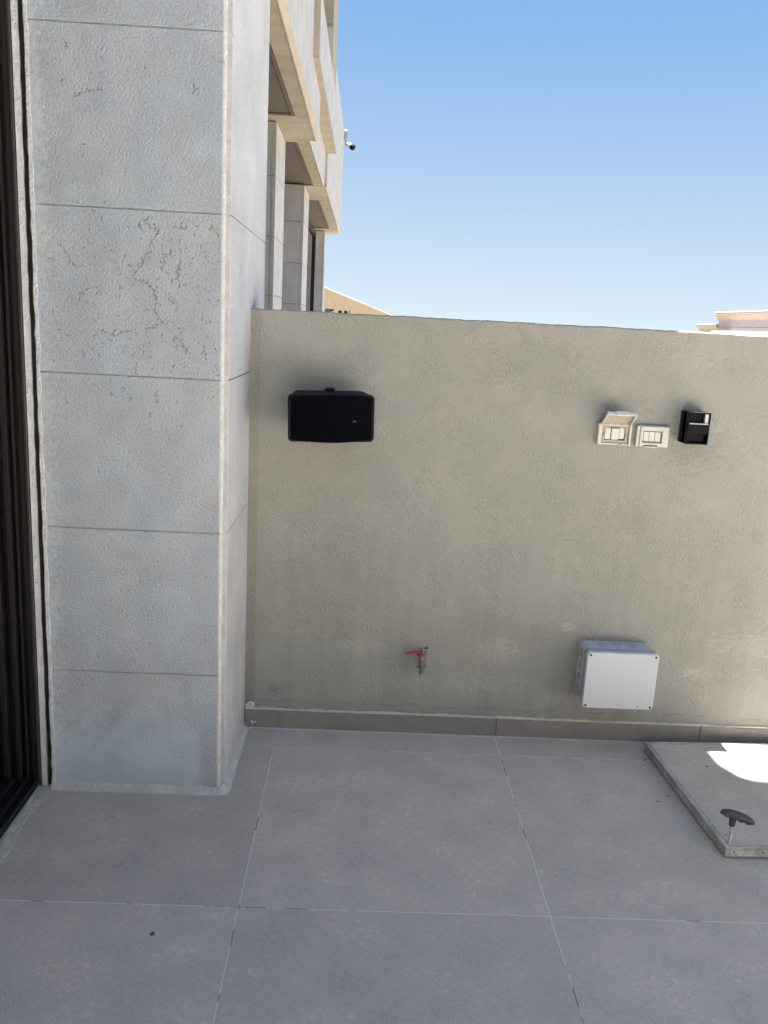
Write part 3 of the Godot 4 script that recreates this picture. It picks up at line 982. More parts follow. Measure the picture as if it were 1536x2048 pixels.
func build_building() -> void:
	var b := thing("limestone_building", "pale limestone house beyond the wall with stepped overhanging upper storey", "building")
	var sy := 2.97
	var st := mb()
	bx(st, Vector3(-7.0, GROUND_Y, -12.4), Vector3(-1.1, 2.96, -0.37)); obj("rear_wall", st, mats.room, b)
	# piers
	pier(b, -1.1, -0.486, -4.87, -4.15, sy - 0.004)
	pier(b, -1.1, -0.486, -7.92, -7.15, sy - 0.004)
	pier(b, -1.1, -0.486, -12.4, -11.9, sy - 0.004)
	# windows between the piers
	for q in [[-4.15, -0.37, -0.96], [-7.15, -4.87, -0.96], [-11.9, -7.92, -0.635]]:
		st = mb()
		var za: float = q[0]
		var zb: float = q[1]
		var xw: float = q[2]
		for e in [za, zb - 0.07]:
			bx(st, Vector3(xw - 0.065, GROUND_Y, e), Vector3(xw, 2.93, e + 0.07), 0.004)
		var mid := (za + zb) * 0.5
		bx(st, Vector3(xw - 0.065, GROUND_Y, mid - 0.04), Vector3(xw, 2.93, mid + 0.04), 0.004)
		for yy in [[GROUND_Y, 0.0], [2.86, 2.93]]:
			bx(st, Vector3(xw - 0.065, yy[0], za + 0.07), Vector3(xw - 0.005, yy[1], mid - 0.04), 0.003)
			bx(st, Vector3(xw - 0.065, yy[0], mid + 0.04), Vector3(xw - 0.005, yy[1], zb - 0.07), 0.003)
		var wn := obj("window", st, mats.bronze, b)
		for e in [[za + 0.07, mid - 0.04], [mid + 0.04, zb - 0.07]]:
			st = mb()
			bx(st, Vector3(xw - 0.04, 0.0, e[0]), Vector3(xw - 0.03, 2.86, e[1]))
			obj("pane", st, mats.glass, wn)
	# brown ceiling panels above the window bays, each in a thin frame
	for q in [[-3.97, -0.36, -0.332], [-7.235, -4.91, -0.392], [-11.6, -8.35, -0.395]]:
		st = mb()
		bx(st, Vector3(-1.1, sy + 0.012, q[0] + 0.004), Vector3(q[2] - 0.004, sy + 0.04, q[1] - 0.004))
		var pn := obj("ceiling_panel", st, mats.brown, b)
		st = mb()
		bx(st, Vector3(q[2] - 0.026, sy + 0.003, q[0] + 0.003), Vector3(q[2] - 0.003, sy + 0.0115, q[1] - 0.003), 0.001)
		bx(st, Vector3(-1.1, sy + 0.003, q[0] + 0.003), Vector3(q[2] - 0.026, sy + 0.0115, q[0] + 0.04), 0.001)
		obj("panel_frame", st, mats.brown, pn)
	# soffit stones: strips along the edge and whole pieces over the piers
	var soff := []
	var zz := [-0.36, -1.2, -2.0, -2.77, -3.62, -3.97]
	for i in zz.size() - 1: soff.append([-0.332, -0.222, zz[i + 1], zz[i]])
	soff.append([-1.1, -0.222, -4.19, -3.97]); soff.append([-1.1, -0.222, -4.82, -4.19])
	zz = [-4.91, -5.7, -6.5, -7.235]
	soff.append([-1.1, -0.276, -4.91, -4.825])
	for i in zz.size() - 1: soff.append([-0.392, -0.276, zz[i + 1], zz[i]])
	soff.append([-1.1, -0.245, -7.8, -7.24]); soff.append([-1.1, -0.245, -8.35, -7.805])
	zz = [-8.35, -9.15, -9.95, -10.75, -11.6]
	for i in zz.size() - 1: soff.append([-0.395, -0.245, zz[i + 1], zz[i]])
	soff.append([-1.1, -0.245, -12.4, -11.6])
	for q in soff:
		st = mb()
		bx(st, Vector3(q[0] + 0.001, sy + rng.randf_range(-0.0006, 0.0006), q[2] + 0.0022), Vector3(q[1] - 0.001, sy + 0.05, q[3] - 0.0022), 0.0015)
		obj("soffit_slab", st, mats.soffit, b)
	# upper storey: three stepped blocks with a drip edge below
	var xz := Transform3D(Basis(Vector3.RIGHT, Vector3.UP, Vector3.BACK), Vector3.ZERO)
	var block := func(x: float, z0: float, z1: float, y1: float, lip: float) -> MeshInstance3D:
		var s := mb()
		prism(s, PackedVector2Array([Vector2(-3.0, sy + 0.045), Vector2(x - lip - 0.004, sy + 0.045), Vector2(x - lip - 0.004, sy - 0.004), Vector2(x - lip, sy - 0.004), Vector2(x, sy + lip), Vector2(x, y1), Vector2(-3.0, y1)]), z0, z1, xz)
		return obj("upper_wall", s, mats.stone2, b)
	# warm stone drip edges along the lower corners
	for q in [[-0.195, -4.82, -0.37, 0.026], [-0.268, -7.24, -4.825, 0.010], [-0.242, -12.4, -7.245, 0.012]]:
		st = mb()
		prism(st, PackedVector2Array([Vector2(q[0] - q[3] + 0.001, sy - 0.0045), Vector2(q[0] + 0.0015, sy + q[3] - 0.002), Vector2(q[0] + 0.0015, sy + q[3] + 0.004), Vector2(q[0] - 0.004, sy + q[3] + 0.004), Vector2(q[0] - q[3] - 0.002, sy - 0.0025)]), q[1], q[2], xz)
		obj("drip_edge", st, mats.warm_stone, b)
	block.call(-0.195, -4.05, -0.362, 6.2, 0.026)
	block.call(-0.197, -4.82, -4.05, 3.8, 0.026)
	block.call(-0.268, -7.24, -4.82, 3.8, 0.006)
	block.call(-0.242, -12.4, -7.24, 4.62, 0.008)
	# course slabs proud of block one's end face would be hidden; the band that oversails the blocks
	st = mb()
	bx(st, Vector3(-0.5, 3.34, -7.27), Vector3(-0.15, 3.8, -3.77), 0.004)
	var band := obj("oversailing_band", st, mats.stone0, b)
	st = mb()
	bx(st, Vector3(-0.4, 3.3375, -3.7695), Vector3(-0.1475, 3.8, -3.76), 0.002)
	obj("end_slab", st, mats.warm_stone, band)
	st = mb()
	bx(st, Vector3(-0.3, 3.3300, -7.27), Vector3(-0.1475, 3.3395, -3.77), 0.002)
	obj("soffit_slab", st, mats.soffit, band)
	st = mb()
	bx(st, Vector3(-3.0, 5.4, -8.35), Vector3(-0.235, 5.6, -4.051), 0.006)
	obj("loggia_roof", st, mats.stone1, b)
	st = mb()
	bx(st, Vector3(-3.0, 4.0, -8.35), Vector3(-0.23, 5.4, -7.3), 0.006)
	var tw := obj("tower_pier", st, mats.soffit, b)
	for q in [[3.8, 4.22], [4.225, 4.66], [4.665, 5.38]]:
		st = mb()
		bx(st, Vector3(-1.4, q[0], -7.299), Vector3(-0.231, q[1], -7.285), 0.002)
		obj("stone_slab", st, mats.soffit, tw)
	st = mb()
	bx(st, Vector3(-3.0, 3.5, -7.3), Vector3(-1.4, 5.4, -4.05)); obj("balcony_wall", st, mats.stone1, b)
	st = mb()
	bx(st, Vector3(-7.0, 2.96, -12.4), Vector3(-3.0, 4.6, -0.37)); obj("rear_wall", st, mats.stone1, b)
	build_cctv()

func build_cctv() -> void:
	var c := thing("security_camera", "small white bullet security camera on the far corner of the limestone house", "camera", Vector3(-0.242, 4.58, -12.32))
	var st := mb()
	bx(st, Vector3(0.0005, -0.09, -0.04), Vector3(0.062, 0.06, 0.04), 0.006)
	obj("mount_box", st, mats.cctv_white, c)
	st = mb()
	tube(st, [Vector3(0.03, -0.09, 0), Vector3(0.035, -0.115, 0), Vector3(0.055, -0.14, 0.01)], [0.012, 0.014, 0.018])
	obj("bracket", st, mats.cctv_white, c)
	var dirn := Vector3(0.82, -0.48, 0.32).normalized()
	var side := dirn.cross(Vector3.UP).normalized()
	var bas := Basis(side, dirn, side.cross(dirn))
	st = mb()
	lathe(st, [Vector2(0.0, -0.02), Vector2(0.028, -0.015), Vector2(0.04, 0.0), Vector2(0.045, 0.09)], Transform3D(bas, Vector3(0.05, -0.145, 0.01)), 14)
	obj("housing", st, mats.cctv_white, c)
	st = mb()
	lathe(st, [Vector2(0.047, 0.09), Vector2(0.05, 0.13), Vector2(0.046, 0.155), Vector2(0.03, 0.157), Vector2(0.0, 0.15)], Transform3D(bas, Vector3(0.05, -0.145, 0.01)), 14)
	obj("lens_hood", st, mats.black_plastic, c)

func build_far() -> void:
	# tan garden wall running away beyond the house
	var d := (Vector3(1.66, 0, -50) - Vector3(-0.63, 0, -15)).normalized()
	var o := Vector3(-0.63, 0, -15)
	var st := mb()
	var nrm := Vector3(-d.z, 0, d.x)
	var xf := Transform3D(Basis(d, Vector3.UP, d.cross(Vector3.UP)), o)
	bx(st, Vector3(-0.3, GROUND_Y, -0.2), Vector3(62, 2.2, 0.0), 0.02, xf)
	tag(obj("garden_wall", st, mats.tan), "long plain tan wall running away behind the limestone house", "wall")
	# villa on the right
	var v := thing("flat_roofed_villa", "pale flat roofed villa with moulded cornice at the far right", "building")
	st = mb()
	bx(st, Vector3(30, GROUND_Y, -69), Vector3(42, 3.35, -38)); obj("wall", st, mats.villa, v)
	st = mb()
	bx(st, Vector3(29.95, 2.64, -69.05), Vector3(30.0, 2.78, -38)); obj("string_course", st, mats.villa, v)
	st = mb()
	var xy := Transform3D(Basis(Vector3.RIGHT, Vector3.UP, Vector3.BACK), Vector3.ZERO)
	prism(st, PackedVector2Array([Vector2(42, 3.35), Vector2(30, 3.35), Vector2(29.97, 3.45), Vector2(29.88, 3.6), Vector2(29.78, 3.74), Vector2(29.74, 3.78), Vector2(29.74, 3.84), Vector2(29.70, 3.84), Vector2(29.70, 3.98), Vector2(42, 3.98)]), -69.3, -38, xy)
	obj("cornice", st, mats.villa_cream, v)
	st = mb()
	bx(st, Vector3(29.68, 3.985, -69.32), Vector3(42, 4.06, -38)); obj("roof_cap", st, mats.white_plaster, v)
	st = mb()
	bx(st, Vector3(28.4, GROUND_Y, -66.5), Vector3(29.99, 2.50, -38)); obj("lower_terrace", st, mats.villa, v)
	var w := thing("low_villa", "lower cream annex with cornice behind the far right villa", "building")
	st = mb()
	bx(st, Vector3(30.2, GROUND_Y, -73.6), Vector3(38, 2.62, -69.5)); obj("wall", st, mats.villa_cream, w)
	st = mb()
	prism(st, PackedVector2Array([Vector2(38, 2.62), Vector2(30.2, 2.62), Vector2(30.12, 2.75), Vector2(30.0, 2.88), Vector2(29.95, 2.9), Vector2(29.95, 3.0), Vector2(38, 3.0)]), -73.8, -69.5, xy)
	obj("cornice", st, mats.villa_cream, w)
	st = mb()
	bx(st, Vector3(29.93, 3.002, -73.82), Vector3(38, 3.08, -69.5)); obj("roof_cap", st, mats.white_plaster, w)

# ------------------------------------------------------------------ fittings on the wall
func build_speaker() -> void:
	var t := thing("wall_speaker", "black wedge shaped loudspeaker mounted on the plastered wall", "speaker", Vector3(0.1655, 1.174, 0.0))
	# turned towards the terrace and a little crooked on its bracket
	var xf := Transform3D(Basis(Vector3.UP, 0.098) * Basis(Vector3.RIGHT, 0.035) * Basis(Vector3.BACK, 0.028), Vector3(0.0, 0.0, 0.045))
	var hh := 0.0735
	var rings := []
	rings.append(ring_at(rrect(-0.112, -hh + 0.004, 0.112, hh - 0.002, 0.012), 0.0, xf))
	rings.append(ring_at(rrect(-0.118, -hh, 0.118, hh, 0.012), 0.006, xf))
	rings.append(ring_at(rrect(-0.133, -hh, 0.133, hh, 0.012), 0.118, xf))
	var st := mb()
	loft(st, rings)
	obj("cabinet", st, mats.black_plastic, t)
	# front collar that stands proud of the cabinet
	st = mb()
	rings = []
	for q in [[0.1185, 0.134, 0.0715], [0.121, 0.1375, 0.075], [0.138, 0.1375, 0.075], [0.1425, 0.1365, 0.074], [0.1445, 0.1335, 0.071]]:
		rings.append(ring_at(rrect(-q[1], -q[2], q[1], q[2], 0.014), q[0], xf))
	loft(st, rings)
	obj("front_collar", st, mats.black_plastic, t)
	# bowed grille
	st = mb()
	var nx := 18
	var g := []
	for i in nx + 1:
		var u := -1.0 + 2.0 * i / nx
		var x := u * 0.1295
		var z := 0.1448 + 0.018 * (1.0 - u * u)
		var hy := 0.0655 + 0.009 * (1.0 - pow(absf(u), 2.2))
		g.append([xf * Vector3(x, -hy, 0.1446), xf * Vector3(x, -hy, z - 0.002), xf * Vector3(x, -hy + 0.003, z), xf * Vector3(x, hy - 0.003, z), xf * Vector3(x, hy, z - 0.002), xf * Vector3(x, hy, 0.1446)])
	for i in nx:
		for k in 5:
			var n: Vector3 = xf.basis * [Vector3(0, -1, 0), Vector3(0, -1, 1), Vector3(0, 0, 1), Vector3(0, 1, 1), Vector3(0, 1, 0)][k]
			quad(st, g[i][k], g[i + 1][k], g[i + 1][k + 1], g[i][k + 1], n)
	obj("grille", st, mats.grille, t)
	# round badge with a drop-shaped ring
	st = mb()
	var bz := xf * Vector3(0.072, -0.006, 0.1583)
	var bb := Transform3D(xf.basis * Basis(Vector3.RIGHT, PI / 2), bz)
	lathe(st, [Vector2(0.0, 0.0016), Vector2(0.0066, 0.0016), Vector2(0.0076, 0.0), Vector2(0.0076, -0.001)], bb, 18)
	var bd := obj("badge", st, mats.grille, t)
	st = mb()
	for s in [-1.0, 1.0]:
		var pts := []
		var rr := []
		for i in 9:
			var a: float = PI * (0.5 + s * (0.12 + 0.62 * i / 8.0))
			pts.append(xf * Vector3(0.072 + cos(a) * 0.005, -0.006 + sin(a) * 0.0052, 0.1583 + 0.0018)); rr.append(0.00055)
		tube(st, pts, rr, 6)
	lathe(st, [Vector2(0.0, 0.0024), Vector2(0.0016, 0.002), Vector2(0.0016, 0.001)], bb, 10)
	obj("badge_ring", st, mats.badge, bd)
	# bracket
	st = mb()
	bx(st, Vector3(-0.035, -0.05, 0.0005), Vector3(0.035, 0.05, 0.006), 0.002)
	bx(st, Vector3(-0.016, hh - 0.012, 0.006), Vector3(0.016, hh + 0.006, 0.075), 0.002)
	bx(st, Vector3(-0.016, -0.045, 0.006), Vector3(0.016, 0.06, 0.012), 0.002)
	obj("bracket", st, mats.black_plastic, t)

# frame made of an outer outline with a rectangular opening, between z0 and z1
func frame_plate(st: SurfaceTool, x0: float, y0: float, x1: float, y1: float, ix0: float, iy0: float, ix1: float, iy1: float, z0: float, z1: float, b := 0.001, xf := Transform3D()) -> void:
	bx(st, Vector3(x0, y0, z0), Vector3(ix0, y1, z1), b, xf)
	bx(st, Vector3(ix1, y0, z0), Vector3(x1, y1, z1), b, xf)
	bx(st, Vector3(ix0 - b, y0, z0 + 0.00005), Vector3(ix1 + b, iy0, z1 - 0.00005), b, xf)
	bx(st, Vector3(ix0 - b, iy1, z0 + 0.00005), Vector3(ix1 + b, y1, z1 - 0.00005), b, xf)

func build_open_socket() -> void:
	var t := thing("covered_switch", "ivory outdoor wall switch with its hinged cover flipped up", "switch", Vector3(1.1395, 1.144, 0.0))
	var w := 0.058
	var h := 0.037
	var st := mb()
	loft(st, [ring_at(rrect(-w, -h, w, h, 0.004), 0.0006), ring_at(rrect(-w, -h, w, h, 0.004), 0.006), ring_at(rrect(-w + 0.002, -h + 0.002, w - 0.002, h - 0.002, 0.004), 0.009)])
	obj("base_plate", st, mats.ivory, t)
	st = mb()
	# raised cheeks left and right, gasket frame
	bx(st, Vector3(-w + 0.0005, -h + 0.001, 0.0085), Vector3(-w + 0.015, h + 0.001, 0.021), 0.0025)
	bx(st, Vector3(w - 0.009, -h + 0.001, 0.0085), Vector3(w - 0.0005, h - 0.001, 0.021), 0.0025)
	bx(st, Vector3(-w + 0.0145, -h + 0.001, 0.0085), Vector3(w - 0.0085, -h + 0.0075, 0.017), 0.002)
	obj("cheeks", st, mats.ivory, t)
	st = mb()
	frame_plate(st, -0.041, -0.027, 0.046, 0.033, -0.0335, -0.0195, 0.0365, 0.0245, 0.0088, 0.0165, 0.0012)
	obj("inner_frame", st, mats.ivory_in, t)
	st = mb()
	bx(st, Vector3(-0.0335, -0.0195, 0.0086), Vector3(0.0365, 0.0245, 0.0098))
	obj("recess", st, mats.gap, t)
	# keys: two rockers and a taller middle one
	var keys := [[-0.032, -0.018, -0.0125, 0.023, 0.0148], [-0.0105, -0.018, 0.0145, 0.021, 0.0172], [0.0160, -0.015, 0.0345, 0.023, 0.0148]]
	for q in keys:
		st = mb()
		bx(st, Vector3(q[0], q[1], 0.0099), Vector3(q[2], q[3], q[4]), 0.0012)
		obj("key", st, mats.key_white, t)
	for q in [[-0.0385, -0.002], [0.041, -0.004], [-0.0375, 0.004], [0.042, 0.003], [0.004, 0.0288], [0.02, -0.0325], [0.026, -0.0325]]:
		st = mb()
		bx(st, Vector3(q[0] - 0.0016, q[1] - 0.0022, 0.0166), Vector3(q[0] + 0.0016, q[1] + 0.0022, 0.01745), 0.0004)
		obj("catch", st, mats.gap, t)
	# open lid, hinged on the top edge
	var xf := Transform3D(Basis(Vector3.RIGHT, deg_to_rad(54.0)), Vector3(0.001, 0.034, 0.014))
	var lx := 0.051
	st = mb()
	bx(st, Vector3(-lx + 0.004, 0.004, -0.0035), Vector3(lx - 0.004, 0.072, -0.0012), 0.0006, xf)
	var lid := obj("lid", st, mats.ivory_in, t)
	st = mb()
	bx(st, Vector3(-lx, 0.0, -0.004), Vector3(-lx + 0.0045, 0.077, 0.008), 0.001, xf)
	bx(st, Vector3(lx - 0.0045, 0.0, -0.004), Vector3(lx, 0.077, 0.008), 0.001, xf)
	bx(st, Vector3(-lx + 0.004, 0.071, -0.0039), Vector3(lx - 0.004, 0.0768, 0.0079), 0.001, xf)
	bx(st, Vector3(-lx + 0.004, 0.0002, -0.0039), Vector3(lx - 0.004, 0.004, 0.0055), 0.001, xf)
	obj("lid_rim", st, mats.ivory, lid)
	st = mb()
	bx(st, Vector3(-0.022, 0.0745, -0.006), Vector3(0.022, 0.080, 0.0105), 0.0014, xf)
	obj("lid_tab", st, mats.key_white, lid)
	for x in [-0.024, 0.0, 0.022]:
		st = mb()
		bx(st, Vector3(x - 0.005, 0.027, 0.010), Vector3(x + 0.005, 0.040, 0.019), 0.002)
		obj("hinge", st, mats.ivory_in, t)

func build_switch() -> void:
	var t := thing("wall_switch", "closed ivory wall switch plate with three keys behind its window", "switch", Vector3(1.2715, 1.1435, 0.0))
	var w := 0.0565
	var h := 0.0365
	var st := mb()
	loft(st, [ring_at(rrect(-w, -h, w, h, 0.005), 0.0006), ring_at(rrect(-w, -h, w, h, 0.005), 0.009)], true, false)
	frame_plate(st, -w, -h, w, h, -0.033, -0.0205, 0.031, 0.0175, 0.0088, 0.013, 0.001)
	obj("base_plate", st, mats.ivory, t)
	# raised cover: left and right cheeks, top and bottom
	st = mb()
	frame_plate(st, -w + 0.012, -h + 0.004, w - 0.002, h - 0.002, -0.0335, -0.021, 0.0315, 0.018, 0.0128, 0.021, 0.0024)
	bx(st, Vector3(-w + 0.0005, -h + 0.001, 0.0128), Vector3(-w + 0.0112, h - 0.001, 0.019), 0.0025)
	obj("cover", st, mats.ivory, t)
	st = mb()
	bx(st, Vector3(-0.033, -0.0205, 0.0086), Vector3(0.031, 0.0175, 0.0092))
	obj("recess", st, mats.gap, t)
	for q in [[-0.0305, -0.0120], [-0.0113, 0.0075], [0.0086, 0.0285]]:
		st = mb()
		bx(st, Vector3(q[0], -0.0182, 0.0093), Vector3(q[1], 0.0152, 0.0150), 0.001)
		obj("key", st, mats.key_white, t)
	st = mb()
	bx(st, Vector3(-0.026, -h + 0.0025, 0.0192), Vector3(0.020, -h + 0.0068, 0.0217), 0.0004)
	obj("latch_slot", st, mats.gap, t)
	st = mb()
	bx(st, Vector3(-0.027, -h - 0.0015, 0.014), Vector3(0.018, -h + 0.0028, 0.0235), 0.0012)
	obj("latch", st, mats.ivory, t)
	st = mb()
	for i in 7:      # minute raised print
		bx(st, Vector3(-0.009 + i * 0.0026, -0.0272, 0.0209), Vector3(-0.0074 + i * 0.0026, -0.0255, 0.0213), 0.0001)
	obj("imprint", st, mats.print_grey, t)

func build_wall_lamp() -> void:
	var t := thing("wall_lamp", "black cube wall lamp with two open slots right of the switches", "lamp", Vector3(1.4025, 1.1835, 0.0))
	var w := 0.037
	var h := 0.0535
	var d := 0.076
	var st := mb()
	bx(st, Vector3(-w, -h, 0.0006), Vector3(w, h, 0.056), 0.001)                  # back
	bx(st, Vector3(-w, -h, 0.0295), Vector3(-w + 0.004, h, d), 0.001)            # cheeks
	bx(st, Vector3(w - 0.004, -h, 0.0295), Vector3(w, h, d), 0.001)
	bx(st, Vector3(-w + 0.0035, -0.018, 0.0295), Vector3(w - 0.0035, 0.014, d - 0.0006), 0.001)   # middle block
	bx(st, Vector3(-w + 0.0035, h - 0.004, 0.0295), Vector3(w - 0.0035, h - 0.0004, d - 0.0006), 0.001)   # top
	bx(st, Vector3(-w + 0.0035, -h + 0.0004, 0.0295), Vector3(w - 0.0035, -h + 0.004, d - 0.0006), 0.001)   # bottom
	obj("housing", st, mats.lamp_black, t)
	st = mb()
	bx(st, Vector3(-w + 0.005, 0.0142, 0.05), Vector3(w - 0.0055, 0.0172, d + 0.0006), 0.0006)
	obj("diffuser", st, mats.lens, t)
	st = mb()
	bx(st, Vector3(w - 0.0165, 0.0175, 0.0565), Vector3(w - 0.0045, h - 0.0045, d - 0.006), 0.0008)
	obj("lens", st, mats.lens, t)
	st = mb()
	bx(st, Vector3(-w + 0.001, h - 0.0002, d - 0.006), Vector3(w - 0.001, h + 0.0012, d - 0.001), 0.0004)
	obj("top_glass", st, mats.badge, t)

func build_tap() -> void:
	var t := thing("garden_tap", "small steel garden tap with red lever handle low on the wall", "tap", Vector3(0.530, 0.318, 0.0))
	var zc := 0.045
	var st := mb()
	# inlet from the wall
	lathe(st, [Vector2(0.0, 0.0), Vector2(0.017, 0.0006), Vector2(0.017, 0.004), Vector2(0.010, 0.006), Vector2(0.0095, 0.02), Vector2(0.0125, 0.021), Vector2(0.0125, 0.031), Vector2(0.011, 0.033), Vector2(0.0115, 0.038), Vector2(0.012, zc), Vector2(0.0115, zc + 0.009), Vector2(0.0, zc + 0.012)], Transform3D(Basis(Vector3.RIGHT, PI / 2), Vector3.ZERO), 18)
	obj("valve_body", st, mats.chrome, t)
	st = mb()
	# spout: tapered neck, ring nut, barbed hose tail
	var prof := [Vector2(0.0, 0.008), Vector2(0.0125, 0.006), Vector2(0.0132, -0.006), Vector2(0.0115, -0.014), Vector2(0.0092, -0.022), Vector2(0.0088, -0.033)]
	lathe(st, prof, Transform3D(Basis(), Vector3(0, 0, zc)), 18)
	obj("spout", st, mats.chrome, t)
	st = mb()
	lathe(st, [Vector2(0.0078, -0.0315), Vector2(0.0145, -0.032), Vector2(0.0155, -0.034), Vector2(0.0155, -0.040), Vector2(0.0145, -0.042), Vector2(0.006, -0.0425)], Transform3D(Basis(), Vector3(0, 0, zc)), 8, false)
	for s in [-1.0, 1.0]:
		bx(st, Vector3(s * 0.0165 - 0.003, -0.041, zc - 0.003), Vector3(s * 0.0165 + 0.003, -0.033, zc + 0.003), 0.001)
	obj("ring_nut", st, mats.chrome, t)
	st = mb()
	var barb := [Vector2(0.008, -0.0424)]
	for k in 5:
		barb.append(Vector2(0.0088, -0.0445 - k * 0.0042)); barb.append(Vector2(0.0072, -0.0465 - k * 0.0042))
	barb.append(Vector2(0.0066, -0.0665)); barb.append(Vector2(0.0045, -0.0668)); barb.append(Vector2(0.004, -0.055))
	lathe(st, barb, Transform3D(Basis(), Vector3(0, 0, zc)), 16)
	obj("hose_tail", st, mats.chrome, t)
	# red lever: cranked strip with a cap over the spindle
	st = mb()
	bx(st, Vector3(-0.012, 0.0045, zc - 0.007), Vector3(0.0115, 0.0155, zc + 0.0125), 0.0025)
	tube(st, [Vector3(-0.009, 0.014, zc + 0.004), Vector3(-0.016, 0.0195, zc + 0.005), Vector3(-0.022, 0.0205, zc + 0.006), Vector3(-0.045, 0.0185, zc + 0.008), Vector3(-0.0575, 0.0165, zc + 0.009), Vector3(-0.0605, 0.016, zc + 0.009)], [0.0042, 0.004, 0.0038, 0.0046, 0.0046, 0.0025], 10)
	obj("lever", st, mats.red, t)
	st = mb()
	lathe(st, [Vector2(0.0, 0.0205), Vector2(0.0036, 0.020), Vector2(0.004, 0.0155)], Transform3D(Basis(), Vector3(0.002, 0, zc)), 6, false)
	obj("spindle_nut", st, mats.chrome, t)
	# black hole plug and splash beside it
	st = mb()
	blob(st, Vector3(0.0165, 0.0185, 0.004), Vector3(0.0062, 0.0042, 0.003), 0.3)
	blob(st, Vector3(0.0155, 0.003, 0.004), Vector3(0.003, 0.0025, 0.002), 0.3)
	obj("sealant", st, mats.screw, t)

func build_junction_box() -> void:
	var t := thing("junction_box", "white grey plastic junction box with screwed lid low on the wall", "electrical box", Vector3(1.2285, 0.2865, 0.0))
	var st := mb()
	loft(st, [ring_at(rrect(-0.127, -0.107, 0.127, 0.104, 0.016), 0.0006), ring_at(rrect(-0.1265, -0.1065, 0.1265, 0.104, 0.017), 0.078)])
	obj("body", st, mats.box_grey, t)
	st = mb()
	loft(st, [ring_at(rrect(-0.123, -0.103, 0.123, 0.101, 0.015), 0.0782), ring_at(rrect(-0.123, -0.103, 0.123, 0.101, 0.015), 0.085)])
	loft(st, [ring_at(rrect(-0.1285, -0.1075, 0.1285, 0.1065, 0.014), 0.0852), ring_at(rrect(-0.1285, -0.1075, 0.1285, 0.1065, 0.014), 0.096), ring_at(rrect(-0.1265, -0.1055, 0.1265, 0.1045, 0.013), 0.099)])
	obj("rim", st, mats.box_ring, t)
	st = mb()
	loft(st, [ring_at(rrect(-0.127, -0.106, 0.127, 0.105, 0.013), 0.0992), ring_at(rrect(-0.1275, -0.1065, 0.1275, 0.1055, 0.013), 0.112), ring_at(rrect(-0.1245, -0.1035, 0.1245, 0.1025, 0.012), 0.117)])
	var lid := obj("lid", st, mats.box_grey, t)
	for q in [[-1, -1], [-1, 1], [1, -1], [1, 1]]:
		st = mb()
		lathe(st, [Vector2(0.0, 0.0002), Vector2(0.003, 0.0004), Vector2(0.0042, 0.0012), Vector2(0.0042, -0.001)], Transform3D(Basis(Vector3.RIGHT, PI / 2), Vector3(q[0] * 0.1155, q[1] * 0.0945 - 0.0005, 0.1174)), 14)
		obj("screw", st, mats.screw, lid)
	st = mb()
	bx(st, Vector3(0.0695, -0.0965, 0.1165), Vector3(0.0725, -0.0905, 0.1174), 0.0004)
	obj("latch_hole", st, mats.screw, lid)
	st = mb()
	var rr := RandomNumberGenerator.new(); rr.seed = 5
	for row in 2:
		for i in 4:
			var x := -0.004 + row * 0.006 + i * 0.0034
			var y := -0.0895 - row * 0.0048
			bx(st, Vector3(x, y, 0.1169), Vector3(x + rr.randf_range(0.0012, 0.0026), y + 0.0022, 0.11725), 0.0001)
	obj("imprint", st, mats.print_grey, lid)
	# knock-outs: three on top, four on the left
	for k in 3:
		var x := -0.052 + k * 0.050
		for r in [0.0185, 0.0135, 0.0085]:
			st = mb()
			lathe(st, [Vector2(r - 0.0014, 0.0), Vector2(r - 0.001, 0.0009), Vector2(r, 0.0009), Vector2(r + 0.0006, 0.0)], Transform3D(Basis(), Vector3(x, 0.1039, 0.040)), 22)
			obj("knockout", st, mats.box_ring, t)
	for k in 4:
		var y := 0.068 - k * 0.042
		st = mb()
		lathe(st, [Vector2(0.0, 0.0004), Vector2(0.010, 0.0006), Vector2(0.0108, 0.0022), Vector2(0.0135, 0.0022), Vector2(0.0145, 0.0)], Transform3D(Basis(Vector3.BACK, PI / 2), Vector3(-0.1266, y, 0.040)), 20)
		obj("knockout", st, mats.box_ring, t)

